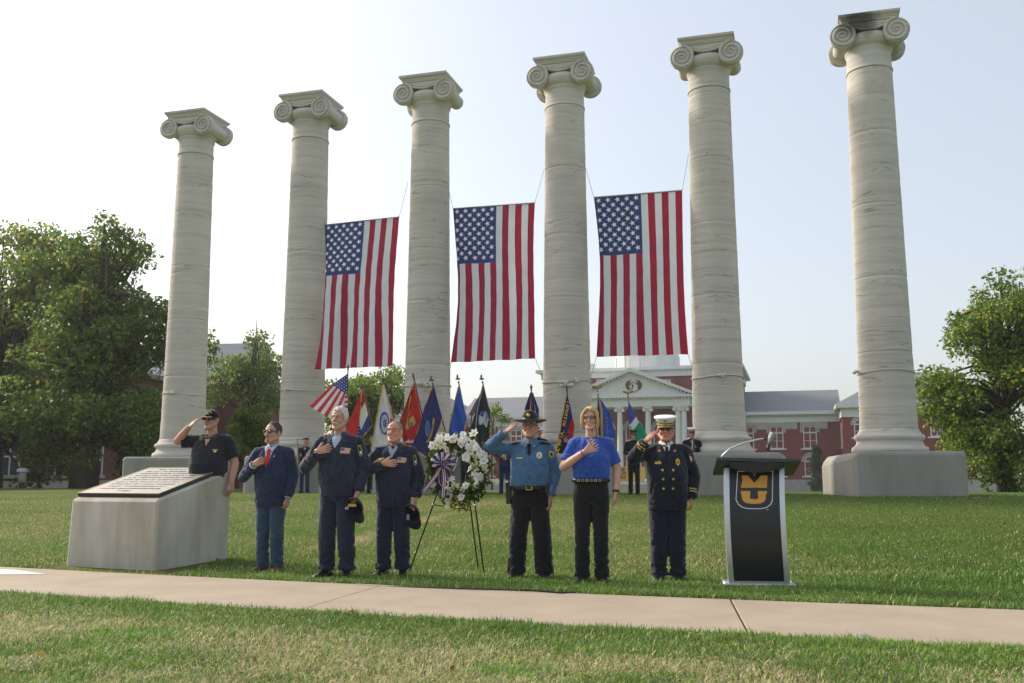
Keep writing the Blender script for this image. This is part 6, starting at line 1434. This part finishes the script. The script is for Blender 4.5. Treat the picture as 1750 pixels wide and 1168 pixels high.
# striped ribbon bow
rb_r, rb_w, rb_b = mat('ribbon_red', (.42, .02, .06), .45, .08, 20), mat('ribbon_white', (.72, .72, .74), .45, .05, 20), mat('ribbon_navy', (.02, .028, .11), .45, .1, 20)
kq = at(757, 792, dW - .20) - wc
def ribbon(path, side, w=.05):
    path = [Vector(p) for p in path]; side = Vector(side).normalized()
    for (s0, s1, m_) in ((-1, -.45, rb_b), (-.45, -.2, rb_w), (-.2, .2, rb_r), (.2, .42, rb_w), (.42, 1, rb_b)):
        MB().loft([[p + side*w*.5*s0, p + side*w*.5*(s0+s1)/2, p + side*w*.5*s1] for p in path], cap=False, closed=False).build('ribbon', m_, wr, smooth=True, fix=False)
for a, L_, sd_ in ((.45, .15, (-.3, .6, 1)), (1.0, .13, (-.8, .7, .5)), (2.2, .13, (.6, .7, .6)), (2.8, .14, (.2, .8, .7)), (-.1, .15, (.2, .8, .8)), (3.4, .12, (-.3, .8, .6)), (1.6, .12, (1, .7, .1)), (.15, .11, (0, -.8, .8)), (3.0, .10, (0, -.8, .8)), (-.7, .11, (.7, .7, .5)), (.7, .10, (.5, -.8, .4))):
    u = Vector((math.cos(a), 0, math.sin(a))); pts = [kq + u*L_*(.5 - .5*math.cos(2*math.pi*q))*1.0 + Vector((0, -.055*math.sin(2*math.pi*q) - .03, 0)) for q in np.linspace(0, 1, 18)]
    ribbon(pts, sd_, .062)
ribbon([kq, at(746, 812, dW - .22) - wc, at(737, 824, dW - .2) - wc, at(726, 838, dW - .18) - wc], (.6, -.2, -.75), .05); ribbon([kq, at(760, 820, dW - .2) - wc, at(757, 850, dW - .18) - wc], (1, .2, 0), .07); MB().ell(kq + Vector((0, -.05, 0)), (.025, .02, .025), 10, 8).build('bow_knot', rb_b, wr, smooth=True)
for px, py in ((752, 800), (764, 806)): ribbon([kq + Vector((0, .03, 0)), at(px, py + 14, dW - .12) - wc, at(px + 2, py + 44, dW - .1) - wc], (1, .3, .1), .09)

# ---------------------------------------------------------------- lectern
lo = on_z(1298, 1003); lec = thing('lectern', 'curved black and silver lectern with a gold MU shield emblem', 'lectern', lo, R(-7))
alu = mat('brushed_aluminium', (.58, .60, .62), .35, .06, 4, metal=.75, stretch=(30, 30, .6)); blkp = mat('black_panel', (.012, .013, .016), .32, .15, 6); plast = mat('dark_plastic', (.022, .025, .032), .45, .15, 10, bump=.1, bscale=60)
sc_ = lo.y / FPX
Hl = (1003 - 806)*sc_; w0, w1 = 51*sc_, 50*sc_
def bow(z): t_ = z/Hl; return -.075*math.sin(t_*math.pi*.95) - .02 + .05*t_, .012*(t_ - .5)          # panel bulges forward at mid height
def panel(x0, x1, y_off, th, z0, z1, name, m, par=None, n=18):
    b = MB(); rr = []
    for i in range(n + 1):
        z = z0 + (z1 - z0)*i/n; y = bow(z)[0] + y_off; t_ = z/Hl; sx = 1 - .0*t_; cx = -.035*math.sin(t_*math.pi*.9)*.8 + .0
        rr.append([(x0*sx + cx, y, z), (x1*sx + cx, y, z), (x1*sx + cx, y + th, z), (x0*sx + cx, y + th, z)])
    return b.loft(rr).build(name, m, par or lec, bevel=.004)
wp_, ws_ = .245, .30
panel(-wp_, wp_, .006, .03, .055, Hl, 'front_panel', blkp); panel(-ws_, -wp_ - .002, 0, .10, .03, Hl, 'side_post', alu); panel(wp_ + .002, ws_, 0, .10, .03, Hl, 'side_post', alu); panel(-wp_ - .001, wp_ + .001, -.004, .05, .025, .054, 'lower_rail', alu)
MB().box(-.345, .345, -.05, .36, .012, .03).build('base_plate', alu, lec, bevel=.006)
for sx in (-1, 1): MB().tube([(sx*.33, -.055, .02), (sx*.33, .37, .02)], .022, 10).build('base_foot', alu, lec, smooth=True)
# reading shelf, high edge towards the audience, overhanging to one side
b = MB(); rr = []
for q in np.linspace(0, 1, 15):
    x = -.40 + .83*q; fy = -.16 - .05*math.sin(q*math.pi); rr.append([(x, fy, Hl + .055 - .012*math.sin(q*math.pi) + .02*(1 - q)), (x, fy + .012, Hl + .082 + .02*(1 - q)), (x, .34, Hl - .03), (x, .36, Hl - .10 + .02)])
b.loft(rr).build('reading_shelf', plast, lec, bevel=.004)
b = MB(); rr = []
for q in np.linspace(0, 1, 15):
    x = -.27 + .54*q; s_ = math.sin(q*math.pi); rr.append([(x, -.155 - .06*s_, Hl + .052), (x, -.13 - .05*s_, Hl - .005 - .05*s_), (x, .28, Hl - .02), (x, .28, Hl + .03)])
b.loft(rr).build('shelf_skirt', plast, lec, bevel=.003)
mic = [(-.345, .0, Hl + .05), (-.33, -.02, Hl + .12), (-.25, -.03, Hl + .19), (-.12, -.04, Hl + .245), (.04, -.05, Hl + .285), (.10, -.05, Hl + .29)]
MB().lathe([(.028, 0), (.024, .02), (.012, .03)], 14).xform(Matrix.Translation((-.345, 0, Hl + .04))).build('microphone_base', alu, lec, smooth=True)
MB().tube(mic, .009, 8).build('gooseneck', alu, lec, smooth=True); mc_ = MB().tube([(.09, -.05, Hl + .29), (.13, -.055, Hl + .285)], .012, 8).build('microphone_clip', plast, lec)
M_ = Matrix.Translation((.155, -.065, Hl + .285)) @ Matrix.Rotation(R(18), 4, 'Y')
MB().lathe([(.018, -.06), (.022, -.03), (.026, -.02), (.032, .02), (.034, .045), (.028, .065), (.012, .075)], 16).xform(M_).build('microphone', mat('microphone_mesh', (.30, .32, .34), .35, .3, 90, metal=.8, bump=.6, bscale=200), lec, smooth=True)
MB().lathe([(.013, -.12), (.02, -.105), (.02, -.07), (.013, -.06)], 12).xform(M_).build('microphone_body', plast, lec, smooth=True)
# shield emblem with the two letters
gp_ = mat('emblem_gold', (.66, .33, .055), .6, .04, 10); whp = mat('emblem_white', (.78, .78, .78), .6, .03, 10)
def on_panel(poly, name, m, off=.004, par=None, cuts=2):
    b = bmesh.new(); f = b.faces.new([b.verts.new((x, 0, z)) for x, z in poly]); bmesh.ops.triangulate(b, faces=[f])
    if cuts: bmesh.ops.subdivide_edges(b, edges=b.edges[:], cuts=cuts); bmesh.ops.triangulate(b, faces=b.faces[:])
    for v in b.verts: t_ = v.co.z/Hl; v.co.x += -.035*math.sin(t_*math.pi*.9)*.8; v.co.y = bow(v.co.z)[0] + .006 - off
    me = bpy.data.meshes.new(name); b.to_mesh(me); b.free(); return link(name, me, m, par or lec)
ez0 = Hl - .225; u_ = .00555
def EPX(x, y): return ((x - 521)*.00150, Hl - .035 - (y - 350)*.00158)        # from pixels of an enlarged view of the emblem
def ring_poly(outer, inner, name, m):
    n = len(outer)
    for k in range(n): on_panel([outer[k], outer[(k+1) % n], inner[(k+1) % n], inner[k]], name, m, .004, cuts=1)
so_ = [(408, 350), (508, 350), (522, 382), (536, 350), (647, 350), (640, 540), (628, 565), (600, 584), (560, 592), (480, 592), (440, 584), (412, 565), (396, 535)]
cx_, cy_ = 521, 460
si_ = [(cx_ + (x - cx_)*.962, cy_ + (y - cy_)*.968 + (2 if y < 400 else 0)) for x, y in so_]
on_panel([EPX(x, y) for x, y in si_], 'shield_field', blkp, .002)
O_, I_ = [EPX(*p) for p in so_], [EPX(*p) for p in si_]
b = MB(); n = len(O_)
b.v = []
for (x, z) in O_ + I_: t_ = z/Hl; b.v.append((x - .035*math.sin(t_*math.pi*.9)*.8, bow(z)[0] + .006 - .005, z))
b.f = [(k, (k+1) % n, n + (k+1) % n, n + k) for k in range(n)]; b.build('shield_outline', whp, lec, fix=False)
Mp = [(438, 379), (480, 379), (521, 428), (565, 379), (608, 379), (608, 398), (601, 400), (597, 440), (604, 442), (604, 458), (548, 458), (548, 442), (555, 440), (557, 412), (522, 456), (487, 412), (485, 440), (493, 442), (493, 458), (433, 458), (433, 442), (441, 440), (444, 400), (438, 398)]
Up = [(431, 478), (494, 478), (494, 495), (485, 497), (484, 515), (490, 526), (505, 531), (535, 531), (548, 526), (553, 515), (552, 497), (543, 495), (543, 478), (604, 478), (604, 495), (596, 497), (594, 530), (584, 546), (565, 555), (535, 559), (500, 559), (470, 555), (450, 546), (440, 530), (438, 497), (431, 495)]
on_panel([EPX(*p) for p in Mp], 'letter', gp_, .007); on_panel([EPX(*p) for p in Up], 'letter', gp_, .007)
tx_, tz_ = EPX(597, 597); text_obj('TM', .016, whp, lec, Matrix.Translation((tx_ - .02, bow(tz_)[0] - .001, tz_)) @ Matrix.Rotation(R(90), 4, 'X'), ext=.0005)
# black audio cable lying in the grass along the path
pts = [on_z(px, py, .012) for px, py in ((1370, 1016), (1290, 1024), (1215, 1022), (1130, 1017), (1065, 1014), (1030, 1010.5), (1000, 1012), (960, 1015), (905, 1012), (800, 1009), (700, 1004), (610, 1000))]
cb_ = MB().tube([p + Vector((0, .07 + .05*math.sin(i*1.7), .004*math.sin(i))) for i, p in enumerate(pts)], .010, 6).build('audio_cable', mat('rubber', (.012, .012, .012), .5, .1, 10), None, smooth=True); tag(cb_, 'black audio cable lying in the grass along the path edge', 'cable')

# ---------------------------------------------------------------- summer haze
hzb = MB().box(-140, 140, -12, 260, -7, 52).build('haze', None); hm = bpy.data.materials.new('haze_air'); hm.use_nodes = True; hm.node_tree.nodes.clear()
pv = hm.node_tree.nodes.new('ShaderNodeVolumePrincipled'); pv.inputs['Color'].default_value = (.92, .95, 1.0, 1); pv.inputs['Density'].default_value = .0004; pv.inputs['Anisotropy'].default_value = .35
ou = hm.node_tree.nodes.new('ShaderNodeOutputMaterial'); hm.node_tree.links.new(pv.outputs[0], ou.inputs['Volume']); hzb.data.materials.append(hm); tag(hzb, kind='stuff')
